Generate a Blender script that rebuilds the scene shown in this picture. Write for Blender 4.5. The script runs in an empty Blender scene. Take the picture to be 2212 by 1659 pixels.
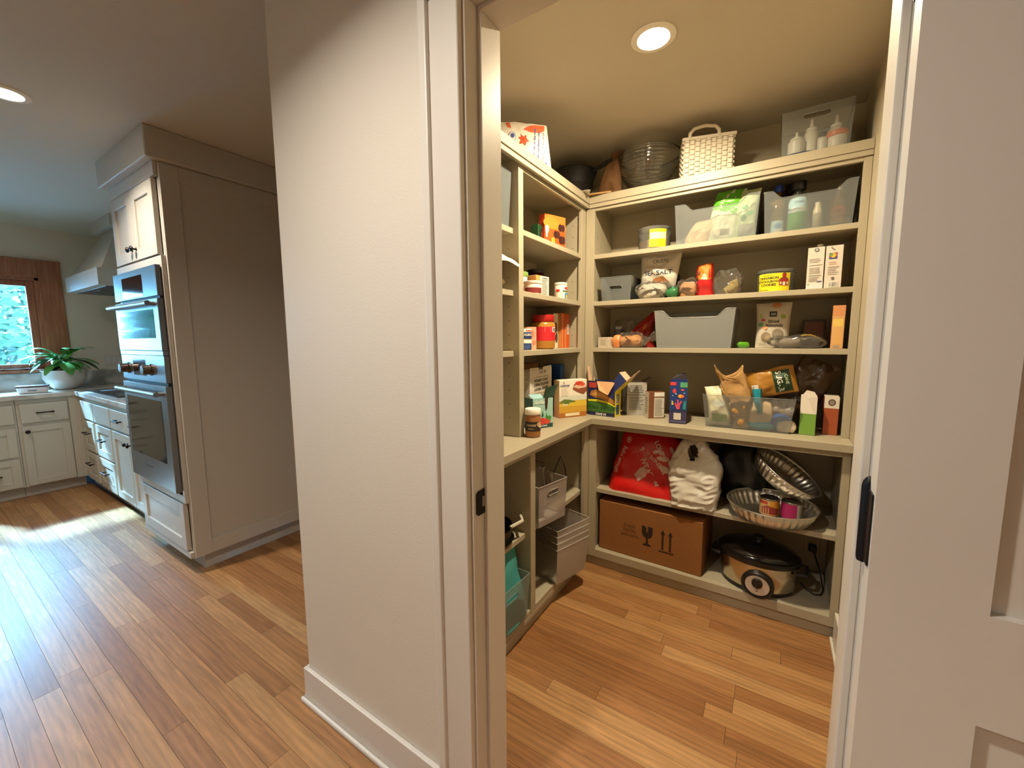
import bpy, math, random
from mathutils import Vector, Matrix, noise

# ------------------------------------------------------------------ camera, light, exposure
SC = bpy.context.scene
COL = SC.collection
FPX, YAW, PITCH, ROLL, EYE = 875.56, 0.5756, 0.1101, -0.0073, 1.365

def make_camera():
    c, s = math.cos(YAW), math.sin(YAW)
    r0 = Vector((c, s, 0)); fh = Vector((-s, c, 0)); z = Vector((0, 0, 1))
    f = fh * math.cos(PITCH) - z * math.sin(PITCH)
    u0 = z * math.cos(PITCH) + fh * math.sin(PITCH)
    r = r0 * math.cos(ROLL) + u0 * math.sin(ROLL)
    u = u0 * math.cos(ROLL) - r0 * math.sin(ROLL)
    cam = bpy.data.cameras.new('camera')
    cam.sensor_width = 36.0
    cam.lens = FPX / 2212 * 36.0
    cam.clip_start = 0.02
    o = bpy.data.objects.new('camera', cam)
    m = Matrix.Identity(4)
    for i in range(3):
        m[i][0] = r[i]; m[i][1] = u[i]; m[i][2] = -f[i]
    m[2][3] = EYE
    o.matrix_world = m
    COL.objects.link(o)
    SC.camera = o
make_camera()

w = bpy.data.worlds.new('sky'); SC.world = w; w.use_nodes = True
wb = w.node_tree.nodes['Background']
wb.inputs[0].default_value = (0.22, 0.58, 1.0, 1)
wb.inputs[1].default_value = 190.0

def light(name, kind, loc, energy, color, rot=(0, 0, 0), **kw):
    d = bpy.data.lights.new(name, kind)
    d.energy = energy; d.color = color
    for k, v in kw.items(): setattr(d, k, v)
    o = bpy.data.objects.new(name, d); o.location = loc; o.rotation_euler = rot
    COL.objects.link(o); return o
# daylight from outside the kitchen window (it comes in high from the left)
light('sun', 'SUN', (-12, -6, 8), 42.0, (0.36, 0.68, 1.0), rot=Vector((.70, .25, -.66)).to_track_quat('-Z', 'Y').to_euler(), angle=0.05)
pl = light('window_portal', 'AREA', (-6.2, -0.3, 1.55), 1, (1, 1, 1), rot=(0, math.radians(-90), 0), shape='RECTANGLE', size=0.9, size_y=2.4)
pl.data.cycles.is_portal = True
SC.view_settings.view_transform = 'Standard'
SC.view_settings.look = 'None'
SC.view_settings.exposure = 0.0
SC.view_settings.gamma = 1.0
SC.view_settings.use_curve_mapping = False
cy = SC.cycles
cy.max_bounces = 9; cy.diffuse_bounces = 5; cy.glossy_bounces = 5; cy.transmission_bounces = 8
cy.transparent_max_bounces = 24; cy.caustics_reflective = False; cy.caustics_refractive = False
cy.sample_clamp_indirect = 6.0
PANTRY_W, HALL_W, KITCHEN_W = 41.0, 24.0, 21.0
WARM = (1.0, 0.82, 0.55); WARM2 = (1.0, 0.915, 0.81)

# ------------------------------------------------------------------ materials
def lin(h):
    h = h.lstrip('#'); o = []
    for i in (0, 2, 4):
        c = int(h[i:i+2], 16) / 255
        o.append(c / 12.92 if c <= 0.04045 else ((c + 0.055) / 1.055) ** 2.4)
    return (*o, 1)
MATS = {}
def M(h, rough=0.5, metal=0.0, coat=0.0, bump=0.0, bscale=60.0, vary=0.0):
    """painted / printed / plastic surface of one colour with faint procedural grain"""
    key = (h, rough, metal, coat, bump, bscale, vary)
    if key in MATS: return MATS[key]
    m = bpy.data.materials.new('mat_%s_%d' % (h.strip('#'), len(MATS))); m.use_nodes = True
    nt = m.node_tree; b = nt.nodes['Principled BSDF']
    c = lin(h)
    b.inputs['Base Color'].default_value = c
    b.inputs['Roughness'].default_value = rough
    b.inputs['Metallic'].default_value = metal
    if coat: b.inputs['Coat Weight'].default_value = coat
    if bump or vary:
        tc = nt.nodes.new('ShaderNodeTexCoord'); n = nt.nodes.new('ShaderNodeTexNoise')
        n.inputs['Scale'].default_value = bscale; n.inputs['Detail'].default_value = 3
        nt.links.new(tc.outputs['Object'], n.inputs['Vector'])
        if bump:
            bp = nt.nodes.new('ShaderNodeBump'); bp.inputs['Strength'].default_value = bump
            bp.inputs['Distance'].default_value = 0.002
            nt.links.new(n.outputs['Fac'], bp.inputs['Height']); nt.links.new(bp.outputs['Normal'], b.inputs['Normal'])
        if vary:
            mx = nt.nodes.new('ShaderNodeMix'); mx.data_type = 'RGBA'
            mx.inputs['A'].default_value = tuple(x * (1 - vary) for x in c[:3]) + (1,)
            mx.inputs['B'].default_value = tuple(min(1, x * (1 + vary)) for x in c[:3]) + (1,)
            nt.links.new(n.outputs['Fac'], mx.inputs['Factor']); nt.links.new(mx.outputs['Result'], b.inputs['Base Color'])
    MATS[key] = m
    return m

def emit(name, rgb, strength):
    m = bpy.data.materials.new(name); m.use_nodes = True
    nt = m.node_tree; nt.nodes.clear()
    e = nt.nodes.new('ShaderNodeEmission'); e.inputs[0].default_value = (*rgb, 1); e.inputs[1].default_value = strength
    o = nt.nodes.new('ShaderNodeOutputMaterial'); nt.links.new(e.outputs[0], o.inputs[0])
    return m

def clear(name, tint, opaque=0.3, rough=0.25, gloss=0.06, body=None):
    """thin translucent plastic or glass film: part see-through, part milky body, a little gloss"""
    m = bpy.data.materials.new(name); m.use_nodes = True
    nt = m.node_tree; nt.nodes.clear()
    tr = nt.nodes.new('ShaderNodeBsdfTransparent'); tr.inputs[0].default_value = lin(tint)
    df = nt.nodes.new('ShaderNodeBsdfDiffuse'); df.inputs[0].default_value = lin(body or tint)
    tl = nt.nodes.new('ShaderNodeBsdfTranslucent'); tl.inputs[0].default_value = lin(body or tint)
    gl = nt.nodes.new('ShaderNodeBsdfGlossy'); gl.inputs['Roughness'].default_value = rough
    a = nt.nodes.new('ShaderNodeMixShader'); a.inputs[0].default_value = 0.4
    nt.links.new(df.outputs[0], a.inputs[1]); nt.links.new(tl.outputs[0], a.inputs[2])
    b = nt.nodes.new('ShaderNodeMixShader'); b.inputs[0].default_value = opaque
    nt.links.new(tr.outputs[0], b.inputs[1]); nt.links.new(a.outputs[0], b.inputs[2])
    lw = nt.nodes.new('ShaderNodeFresnel'); lw.inputs['IOR'].default_value = 1.35
    mp = nt.nodes.new('ShaderNodeMath'); mp.operation = 'MULTIPLY_ADD'; mp.inputs[1].default_value = 1.0; mp.inputs[2].default_value = gloss * 0.3
    nt.links.new(lw.outputs[0], mp.inputs[0])
    c = nt.nodes.new('ShaderNodeMixShader')
    nt.links.new(mp.outputs[0], c.inputs[0]); nt.links.new(b.outputs[0], c.inputs[1]); nt.links.new(gl.outputs[0], c.inputs[2])
    o = nt.nodes.new('ShaderNodeOutputMaterial'); nt.links.new(c.outputs[0], o.inputs[0])
    return m

def glass_mat():
    m = bpy.data.materials.new('glass'); m.use_nodes = True
    b = m.node_tree.nodes['Principled BSDF']
    b.inputs['Base Color'].default_value = (0.95, 0.97, 0.96, 1); b.inputs['Roughness'].default_value = 0.02
    b.inputs['Transmission Weight'].default_value = 1.0; b.inputs['IOR'].default_value = 1.45
    return m

def wood_floor():
    m = bpy.data.materials.new('oak_floor'); m.use_nodes = True
    nt = m.node_tree; b = nt.nodes['Principled BSDF']; L = nt.links.new
    geo = nt.nodes.new('ShaderNodeNewGeometry'); oi = nt.nodes.new('ShaderNodeObjectInfo')
    off = nt.nodes.new('ShaderNodeMath'); off.operation = 'MULTIPLY'; off.inputs[1].default_value = 37.0
    L(oi.outputs['Random'], off.inputs[0])
    comb = nt.nodes.new('ShaderNodeCombineXYZ'); L(off.outputs[0], comb.inputs[0]); L(off.outputs[0], comb.inputs[1])
    add = nt.nodes.new('ShaderNodeVectorMath'); add.operation = 'ADD'
    L(geo.outputs['Position'], add.inputs[0]); L(comb.outputs[0], add.inputs[1])
    mp = nt.nodes.new('ShaderNodeMapping'); mp.inputs['Scale'].default_value = (2.2, 26, 1)
    L(add.outputs[0], mp.inputs[0])
    n1 = nt.nodes.new('ShaderNodeTexNoise'); n1.inputs['Scale'].default_value = 2.0; n1.inputs['Detail'].default_value = 6; n1.inputs['Distortion'].default_value = 1.2
    L(mp.outputs[0], n1.inputs['Vector'])
    mp2 = nt.nodes.new('ShaderNodeMapping'); mp2.inputs['Scale'].default_value = (1.1, 9, 1)
    L(add.outputs[0], mp2.inputs[0])
    wv = nt.nodes.new('ShaderNodeTexWave'); wv.inputs['Scale'].default_value = 1.6; wv.inputs['Distortion'].default_value = 7; wv.inputs['Detail'].default_value = 2; wv.bands_direction = 'Y'
    L(mp2.outputs[0], wv.inputs['Vector'])
    ramp = nt.nodes.new('ShaderNodeValToRGB')
    e = ramp.color_ramp.elements
    e[0].position = 0.0; e[0].color = lin('#8c5e36'); e[1].position = 1.0; e[1].color = lin('#b48a5c')
    for p, c in ((0.3, '#9a6c43'), (0.55, '#a4764a'), (0.8, '#ab7f51')):
        q = e.new(p); q.color = lin(c)
    L(oi.outputs['Random'], ramp.inputs[0])
    mx = nt.nodes.new('ShaderNodeMix'); mx.data_type = 'RGBA'; mx.blend_type = 'MULTIPLY'
    rr = nt.nodes.new('ShaderNodeMapRange'); rr.inputs['From Min'].default_value = 0.3; rr.inputs['From Max'].default_value = 0.7; rr.inputs['To Min'].default_value = 0.72; rr.inputs['To Max'].default_value = 1.1
    L(n1.outputs['Fac'], rr.inputs[0]); mx.inputs['Factor'].default_value = 1.0
    L(ramp.outputs[0], mx.inputs['A']); L(rr.outputs[0], mx.inputs['B'])
    mx2 = nt.nodes.new('ShaderNodeMix'); mx2.data_type = 'RGBA'; mx2.blend_type = 'MULTIPLY'
    r2 = nt.nodes.new('ShaderNodeMapRange'); r2.inputs['To Min'].default_value = 0.86; r2.inputs['To Max'].default_value = 1.04
    L(wv.outputs['Fac'], r2.inputs[0]); mx2.inputs['Factor'].default_value = 1.0
    L(mx.outputs['Result'], mx2.inputs['A']); L(r2.outputs[0], mx2.inputs['B'])
    L(mx2.outputs['Result'], b.inputs['Base Color'])
    b.inputs['Roughness'].default_value = 0.40
    bp = nt.nodes.new('ShaderNodeBump'); bp.inputs['Strength'].default_value = 0.06; bp.inputs['Distance'].default_value = 0.002
    L(n1.outputs['Fac'], bp.inputs['Height']); L(bp.outputs['Normal'], b.inputs['Normal'])
    return m

def stone(name, base, vein, rough=0.2):
    m = bpy.data.materials.new(name); m.use_nodes = True
    nt = m.node_tree; b = nt.nodes['Principled BSDF']; L = nt.links.new
    tc = nt.nodes.new('ShaderNodeTexCoord'); n = nt.nodes.new('ShaderNodeTexNoise'); n.inputs['Scale'].default_value = 5; n.inputs['Detail'].default_value = 8; n.inputs['Distortion'].default_value = 2
    L(tc.outputs['Object'], n.inputs['Vector'])
    r = nt.nodes.new('ShaderNodeValToRGB'); r.color_ramp.elements[0].color = lin(vein); r.color_ramp.elements[0].position = .3; r.color_ramp.elements[1].color = lin(base); r.color_ramp.elements[1].position = .6
    L(n.outputs['Fac'], r.inputs[0]); L(r.outputs[0], b.inputs['Base Color']); b.inputs['Roughness'].default_value = rough
    return m

def wood(name, a, bcol, sc=(2, 30, 30), rough=0.45):
    m = bpy.data.materials.new(name); m.use_nodes = True
    nt = m.node_tree; b = nt.nodes['Principled BSDF']; L = nt.links.new
    tc = nt.nodes.new('ShaderNodeTexCoord'); mp = nt.nodes.new('ShaderNodeMapping'); mp.inputs['Scale'].default_value = sc
    n = nt.nodes.new('ShaderNodeTexNoise'); n.inputs['Scale'].default_value = 2; n.inputs['Detail'].default_value = 5
    L(tc.outputs['Object'], mp.inputs[0]); L(mp.outputs[0], n.inputs['Vector'])
    r = nt.nodes.new('ShaderNodeValToRGB'); r.color_ramp.elements[0].color = lin(a); r.color_ramp.elements[1].color = lin(bcol)
    r.color_ramp.elements[0].position = .3; r.color_ramp.elements[1].position = .7
    L(n.outputs['Fac'], r.inputs[0]); L(r.outputs[0], b.inputs['Base Color']); b.inputs['Roughness'].default_value = rough
    return m

TRIM = M('#d2ccc2', 0.38, bump=0.05, bscale=30)
PWALL = M('#b3a992', 0.6, bump=0.25, bscale=220)
WALL = M('#d3cbbd', 0.6, bump=0.25, bscale=220)
CEIL = M('#c2b9a9', 0.75, bump=0.25, bscale=160)
CAB = M('#a79e88', 0.42, bump=0.06, bscale=40)      # greige cabinet paint
KCAB = M('#b9b2a4', 0.40, bump=0.06, bscale=40)
FLOOR = wood_floor()
BRONZE = M('#2a2120', 0.35, metal=0.8)
BLACKM = M('#1c1b1c', 0.42, metal=0.6)
STEEL = M('#8e8f8e', 0.36, metal=1.0, bump=0.02, bscale=200)
BLACKG = M('#101010', 0.08)
GLASS = glass_mat()
BIN = clear('bin_plastic', '#eaf0f0', opaque=0.26, rough=0.3, body='#d8e2e6')
BINC = clear('clear_plastic', '#eef2f2', opaque=0.2, rough=0.12, body='#dce2e0')
FILM = clear('plastic_film', '#f6f7f5', opaque=0.07, rough=0.10, gloss=0.3, body='#efede6')
PANE = clear('window_glass', '#f4fbfb', opaque=0.0, rough=0.0)

# ------------------------------------------------------------------ mesh helpers
class MB:
    def __init__(s): s.v = []; s.f = []; s.m = []
    def add(s, vs, fs, mi=0):
        b = len(s.v); s.v += [tuple(p) for p in vs]
        for q in fs: s.f.append(tuple(i + b for i in q)); s.m.append(mi)
        return s
    def box(s, x0, x1, y0, y1, z0, z1, mi=0):
        return s.add([(x0,y0,z0),(x1,y0,z0),(x1,y1,z0),(x0,y1,z0),(x0,y0,z1),(x1,y0,z1),(x1,y1,z1),(x0,y1,z1)],
                     [(0,3,2,1),(4,5,6,7),(0,1,5,4),(1,2,6,5),(2,3,7,6),(3,0,4,7)], mi)
    def prism(s, poly, a0, a1, axis='y', mi=0):
        """polygon (p,q) extruded along axis; x:(y,z) y:(x,z) z:(x,y)"""
        n = len(poly)
        f = {'x': lambda p, q, a: (a, p, q), 'y': lambda p, q, a: (p, a, q), 'z': lambda p, q, a: (p, q, a)}[axis]
        vs = [f(p, q, a0) for p, q in poly] + [f(p, q, a1) for p, q in poly]
        fs = [tuple(range(n)), tuple(range(2*n-1, n-1, -1))] + [(i, i+n, (i+1) % n + n, (i+1) % n) for i in range(n)]
        return s.add(vs, fs, mi)
    def lathe(s, prof, n=24, c=(0,0,0), mi=0, sx=1.0, sy=1.0, cap=(True, True), M4=None, wob=None):
        vs = []; k = len(prof)
        for (r, z) in prof:
            for i in range(n):
                a = 2*math.pi*i/n
                rr = r * (wob(a, z) if wob else 1)
                p = Vector((c[0] + rr*sx*math.cos(a), c[1] + rr*sy*math.sin(a), c[2] + z))
                if M4: p = M4 @ p
                vs.append(p)
        fs = []
        for j in range(k-1):
            for i in range(n):
                a = j*n+i; b = j*n+(i+1) % n
                fs.append((a, b, b+n, a+n))
        if cap[0]: fs.append(tuple(range(n-1, -1, -1)))
        if cap[1]: fs.append(tuple((k-1)*n+i for i in range(n)))
        return s.add(vs, fs, mi)
    def tube(s, pts, r, n=8, mi=0, cap=True, closed=False):
        pts = [Vector(p) for p in pts]; k = len(pts); vs = []; prev = None
        for j in range(k):
            if closed: t = pts[(j+1) % k] - pts[j-1]
            else: t = pts[min(j+1, k-1)] - pts[max(j-1, 0)]
            t.normalize()
            if prev is None:
                up = Vector((0,0,1)) if abs(t.z) < 0.9 else Vector((1,0,0))
                a = t.cross(up).normalized()
            else:
                a = (prev - t * prev.dot(t)).normalized()
            prev = a; b = t.cross(a)
            rr = r[j] if isinstance(r, (list, tuple)) else r
            for i in range(n):
                q = 2*math.pi*i/n
                vs.append(pts[j] + a*math.cos(q)*rr + b*math.sin(q)*rr)
        fs = []
        for j in range(k if closed else k-1):
            for i in range(n):
                a = j*n+i; b = j*n+(i+1) % n; c = ((j+1) % k)*n
                fs.append((a, b, c+(i+1) % n, c+i))
        if cap and not closed:
            fs.append(tuple(range(n-1, -1, -1))); fs.append(tuple((k-1)*n+i for i in range(n)))
        return s.add(vs, fs, mi)
    def grid(s, fn, nu, nv, mi=0, closeu=False):
        vs = [fn(i/nu, j/nv) for j in range(nv+1) for i in range(nu + (0 if closeu else 1))]
        w_ = nu if closeu else nu+1; fs = []
        for j in range(nv):
            for i in range(nu):
                a = j*w_+i; b = j*w_+(i+1) % w_
                fs.append((a, b, b+w_, a+w_))
        return s.add(vs, fs, mi)
    def move(s, M4, start=0):
        for i in range(start, len(s.v)): s.v[i] = tuple(M4 @ Vector(s.v[i]))
        return s
    def build(s, name, mats, parent=None, smooth=0, bevel=0.0, seg=1, solid=0.0):
        me = bpy.data.meshes.new(name); me.from_pydata(s.v, [], s.f)
        if not isinstance(mats, (list, tuple)): mats = [mats]
        for m in mats: me.materials.append(m)
        for p, mi in zip(me.polygons, s.m): p.material_index = mi
        if smooth:
            for p in me.polygons: p.use_smooth = True
            me.set_sharp_from_angle(angle=math.radians(smooth))
        me.update()
        o = bpy.data.objects.new(name, me); COL.objects.link(o)
        if parent: o.parent = parent
        if solid:
            d = o.modifiers.new('thick', 'SOLIDIFY'); d.thickness = solid; d.offset = 0
        if bevel:
            b = o.modifiers.new('bevel', 'BEVEL'); b.width = bevel; b.segments = seg; b.limit_method = 'ANGLE'; b.angle_limit = 0.7
        return o

def tag(o, label, cat, group=None):
    o['label'] = label; o['category'] = cat
    if group: o['group'] = group
    return o
def thing(name, label, cat, loc=(0,0,0), rz=0.0, group=None, rot=None):
    o = bpy.data.objects.new(name, None); COL.objects.link(o)
    o.empty_display_size = 0.03
    o.location = loc; o.rotation_euler = rot or (0, 0, rz)
    return tag(o, label, cat, group)
def struct(o):
    o['kind'] = 'structure'; return o
def sempty(name):
    o = bpy.data.objects.new(name, None); COL.objects.link(o); o.empty_display_size = .03
    o['kind'] = 'structure'; return o
def B(*a): return MB().box(*a)
PI = math.pi

# ------------------------------------------------------------------ room shell
KX, KY = -6.08, 1.58          # kitchen window wall, kitchen range wall
HX = 2.0; BY = -2.6           # right and rear walls of the hall
ZC = 2.47
DY0, DY1 = 0.761, 0.885       # the wall with the pantry door
JL, JR, JH = -0.612, 0.132, 2.117
PXL, PXR, PYB = -1.297, 0.300, 2.64
struct(B(KX-.12, HX+.12, BY-.12, 3.3, -.10, -.0125).build('floor', M('#5a3a1e', .8)))
floor = bpy.data.objects['floor']
struct(B(KX-.12, HX+.12, BY-.12, 3.3, ZC, ZC+.1).build('ceiling', CEIL))
WY0, WY1, WZ0, WZ1 = -1.55, 0.885, 1.105, 1.995
wm = MB()
wm.box(KX-.14, KX, BY, WY0, 0, ZC); wm.box(KX-.14, KX, WY1, KY+.12, 0, ZC)
wm.box(KX-.14, KX, WY0, WY1, 0, WZ0); wm.box(KX-.14, KX, WY0, WY1, WZ1, ZC)
struct(wm.build('wall_window_side', WALL))
struct(B(KX, -2.75, KY, KY+.12, 0, ZC).build('wall_range_side', WALL))
struct(B(-2.87, -2.75, KY+.12, 3.2, 0, ZC).build('wall_passage_left', WALL))
struct(B(-2.87, -1.42, 3.2, 3.3, 0, ZC).build('wall_passage_end', WALL))
struct(B(KX-.14, HX+.12, BY-.12, BY, 0, ZC).build('wall_rear', WALL))
struct(B(HX, HX+.12, BY, DY0, 0, ZC).build('wall_hall_right', WALL))
wm = MB()
wm.box(-1.42, JL-.02, DY0, DY1, 0, ZC); wm.box(JR+.02, HX, DY0, DY1, 0, ZC); wm.box(JL-.02, JR+.02, DY0, DY1, JH+.02, ZC)
struct(wm.build('wall_hall', WALL))
struct(B(-1.42, PXL, DY1, 3.2, 0, ZC).build('wall_pantry_left', WALL))
struct(B(PXL, PXR, PYB, PYB+.12, 0, ZC).build('wall_pantry_back', PWALL))
struct(B(PXR, PXR+.12, DY1, PYB+.12, 0, ZC).build('wall_pantry_right', PWALL))

# floor boards
random.seed(11)
PW = 0.0725
pm = MB(); pm.box(0, 1, 0, 1, -1, 0)
plank_mesh = None
ypl = -0.40; nplank = 0
def plank(x0, x1, y0, y1):
    global plank_mesh, nplank
    if plank_mesh is None:
        o = pm.build('plank', FLOOR, floor); plank_mesh = o.data
    else:
        o = bpy.data.objects.new('plank', plank_mesh); COL.objects.link(o); o.parent = floor
    o.location = (x0 + .0005, y0 + .0005, random.uniform(-.0003, 0)); o.scale = (x1 - x0 - .001, y1 - y0 - .001, .012)
    nplank += 1
def run(xa, xb, y0, y1, lo=.45, hi=1.25):
    x = xa + 0.0
    first = random.uniform(.2, hi)
    while x < xb - 1e-6:
        l = first if first else random.uniform(lo, hi)
        first = 0
        e = x + l
        if xb - e < .18: e = xb
        plank(x, min(e, xb), y0, y1); x = e
while ypl < 2.24:
    y1 = ypl + PW
    if ypl < .757: run(-5.56, .95, ypl, y1, .5, 1.5)
    elif y1 <= 1.02:
        run(-5.56, -1.425, ypl, y1)
        run((JL if y1 < DY1 else -.94), (JR if y1 < DY1 else PXR), ypl, y1, .3, .8)
    else:
        if y1 < 1.75: run(-2.83, -1.425, ypl, y1)
        run(-.94, PXR, ypl, y1, .4, .9)
    ypl = y1
sp = MB(); yy = -.40
while yy > BY:
    x = KX
    while x < HX:
        e = min(HX, x + random.uniform(.5, 1.4)); sp.box(x+.0005, e-.0005, yy-PW+.0005, yy-.0005, -.012, 0); x = e
    yy -= PW
yy = -.40
while yy < .755:
    x = .95
    while x < HX:
        e = min(HX, x + random.uniform(.5, 1.4)); sp.box(x+.0005, e-.0005, yy+.0005, yy+PW-.0005, -.012, 0); x = e
    yy += PW
so = sp.build('planking', FLOOR, floor); so['kind'] = 'stuff'

# baseboards with a shoe moulding
def baseboard(name, pts):
    """pts: list of (x0,x1,y0,y1) board boxes"""
    e = sempty(name)
    for (x0, x1, y0, y1, sx0, sx1, sy0, sy1) in pts:
        B(x0, x1, y0, y1, 0, .137).build('board', TRIM, e, bevel=.0025, seg=2)
        B(sx0, sx1, sy0, sy1, 0, .019).build('shoe_moulding', TRIM, e, bevel=.008, seg=3)
    return e
baseboard('baseboard_hall', [(-1.434, -.718, DY0-.015, DY0-.0005, -1.446, -.722, DY0-.028, DY0-.0152),
                             (-1.434, -1.4205, DY0-.0003, 3.19, -1.446, -1.4342, DY0-.014, 3.19),
                             (.26, HX-.001, DY0-.015, DY0-.0005, .26, HX-.001, DY0-.028, DY0-.0152)])
baseboard('baseboard_pantry_right', [(PXR-.014, PXR-.0005, DY1+.001, 2.205, PXR-.026, PXR-.0142, DY1+.001, 2.205)])

# ------------------------------------------------------------------ pantry door: jambs, casing, open leaf
door = sempty('door_1')
for nm, a in (('jamb', (JL-.019, JL, DY0, DY1, 0, JH)), ('jamb', (JR, JR+.019, DY0, DY1, 0, JH)), ('jamb', (JL-.019, JR+.019, DY0, DY1, JH, JH+.019)),
              ('door_stop', (JL, JL+.011, .806, DY1, 0, JH-.011)), ('door_stop', (JR-.011, JR, .806, DY1, 0, JH-.011)), ('door_stop', (JL, JR, .806, DY1, JH-.011, JH))):
    B(*a).build(nm, TRIM, door, bevel=.0015)
def casing(x0, x1, side):
    # flat casing with a raised outer back band; side=+1 band on the right
    e = B(x0, x1, DY0-.018, DY0-.0004, 0, JH+.1).build('casing', TRIM, door, bevel=.002)
    if side < 0: bd = (x0-.006, x0+.018)
    else: bd = (x1-.018, x1+.006)
    B(bd[0], bd[1], DY0-.030, DY0-.0004, 0, JH+.12).build('back_band', TRIM, e, bevel=.003, seg=2)
casing(-.720, JL-.006, -1)
casing(JR+.006, JR+.112, 1)
h_ = B(-.720, JR+.112, DY0-.018, DY0-.0004, JH+.006, JH+.1).build('casing', TRIM, door, bevel=.002)
B(-.72, JR+.112, DY0-.030, DY0-.0004, JH+.096, JH+.12).build('back_band', TRIM, h_, bevel=.003)
for (x0, x1) in ((-.72, JL-.006), (JR+.006, JR+.112)):
    B(x0, x1, DY1+.0004, DY1+.018, 0, JH+.1).build('casing', TRIM, door, bevel=.002)
# strike plate on the left jamb, latch side
sp_ = MB().prism([(.772, .926), (.780, .919), (.826, .919), (.826, .984), (.780, .984), (.772, .977)], JL+.0004, JL+.003, 'x')
st = sp_.build('strike_plate', BLACKM, door, bevel=.0006)
B(JL+.003, JL+.0036, .795, .816, .939, .966).build('latch_hole', M('#8d8676', .6), st)
# leaf, swung right round against the hall wall
LX0, LX1, LY0, LY1, LZ1 = .121, .832, .690, .728, 2.10
leaf = B(LX0+.02, LX1-.02, LY0+.013, LY1-.013, .02, LZ1-.02).build('door_leaf', TRIM, door)
for a in ((LX0, LX0+.112, LY0, LY1, .008, LZ1), (LX1-.112, LX1, LY0, LY1, .008, LZ1)):
    B(*a).build('stile', TRIM, leaf)
for z0, z1 in ((.008, .24), (.885, 1.03), (1.98, LZ1)):
    B(LX0+.112, LX1-.112, LY0, LY1, z0, z1).build('rail', TRIM, leaf)
for zc_ in (.24, 1.105, 1.86):
    hg = MB().lathe([(.0075, -.058), (.0085, -.052), (.0085, .052), (.0075, .058), (.004, .064)], 14, (JR-.011, DY0-.028, zc_)).build('hinge', BLACKM, door, smooth=40)
    B(JR-.0022, JR-.0004, DY0-.026, .795, zc_-.05, zc_+.05).build('hinge_leaf', BLACKM, hg)
    B(LX0-.0022, LX0-.0004, LY0+.008, LY1+.004, zc_-.05, zc_+.05).build('hinge_leaf', BLACKM, hg)

# ------------------------------------------------------------------ recessed ceiling lights
RING = M('#e9e4da', .5)
def downlight(x, y, watts, color, label, spread=170, size=.09, lens=30):
    t = thing('recessed_light', label, 'ceiling light', (x, y, ZC))
    MB().lathe([(.078, -.0002), (.080, -.004), (.074, -.008), (.058, -.008), (.056, -.004), (.056, -.0002)], 32, cap=(False, False)).build('trim_ring', RING, t, smooth=40)
    MB().lathe([(.0565, -.0012), (.0565, -.003)], 32).build('lens', emit('lens_glow', color, lens), t)
    light('downlight', 'AREA', (x, y, ZC-.009), watts, color, shape='DISK', size=size, spread=math.radians(spread))
    return t
downlight(-.44, 1.655, PANTRY_W, WARM, 'bright round recessed ceiling light inside the pantry')
downlight(-2.93, .40, KITCHEN_W, WARM2, 'recessed ceiling light over the kitchen floor at the left picture edge', 130)
downlight(-4.6, .1, KITCHEN_W*.45, WARM2, 'recessed ceiling light near the kitchen range, out of view', 150)
downlight(-.82, -.08, HALL_W, WARM2, 'recessed ceiling light in the hall before the pantry wall, out of view', 150, .13)
downlight(1.1, -1.2, HALL_W*.85, WARM2, 'recessed ceiling light in the hall behind the viewer, out of view', 114)
downlight(-2.4, -1.5, HALL_W*.4, WARM2, 'added unseen fill light towards the kitchen, built like a recessed light', 110)  # added unseen lamp that lifts the ambient light in hall and kitchen

# ------------------------------------------------------------------ pantry built-ins
Z1, Z2, Z3, ZW, ZB, ZM, ZT = 1.853, 1.583, 1.311, .911, .105, .477, 2.181
YB, XL, YL, XLL = 2.317, -.975, 2.21, -.895
def bx(parent, name, *a, bevel=.0012, mat=None): return B(*a).build(name, mat or CAB, parent, bevel=bevel)

t = thing('top_shelf', 'long greige L-shaped top shelf running under the pantry ceiling', 'shelf', (0,0,0))
bx(t, 'shelf_board', PXL+.001, PXR-.001, 2.304, PYB-.001, 2.14, ZT)
bx(t, 'shelf_board', PXL+.001, -.949, DY1+.02, 2.3038, 2.14, ZT)
bx(t, 'bed_moulding', -.955, PXR-.001, 2.309, 2.3165, 2.117, 2.1398)
bx(t, 'bed_moulding', -.973, -.955, DY1+.02, 2.309, 2.117, 2.1398)

def holes(parent, pts, axis):
    mb = MB()
    for p in pts:
        n = 6; vs = []
        for i in range(n):
            a = 2*PI*i/n; d = .0028
            vs.append((p[0] + (d*math.cos(a) if axis != 'x' else 0), p[1] + (d*math.cos(a) if axis == 'x' else 0), p[2] + d*math.sin(a)))
        mb.add(vs, [tuple(range(n))])
    o = mb.build('shelf_pin_holes', M('#3a3226', .9), parent); o['kind'] = 'stuff'
zh = [1.0 + .064*i for i in range(17)]

t = thing('upper_shelf_unit', 'greige open upper shelf unit along the pantry back wall', 'shelf unit', (0,0,0))
bx(t, 'back_panel', -.944, .286, 2.629, PYB-.001, ZW, 2.14)
bx(t, 'side_panel', -.944, -.926, 2.338, 2.628, ZW, 2.14); bx(t, 'side_panel', .2845, PXR-.001, 2.338, 2.628, ZW, 2.14)
bx(t, 'stile', XL, -.922, YB, 2.3375, ZW, 2.1165); bx(t, 'stile', .27, PXR-.001, YB, 2.3375, ZW, 2.1165)
bx(t, 'top_rail', -.922, .27, YB+.002, 2.3375, 2.10, 2.14)
for z in (Z1, Z2, Z3): bx(t, 'shelf', -.9255, .284, YB+.002, 2.628, z-.025, z)
holes(t, [(-.9257, y, z) for y in (2.38, 2.58) for z in zh], 'x')

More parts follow.
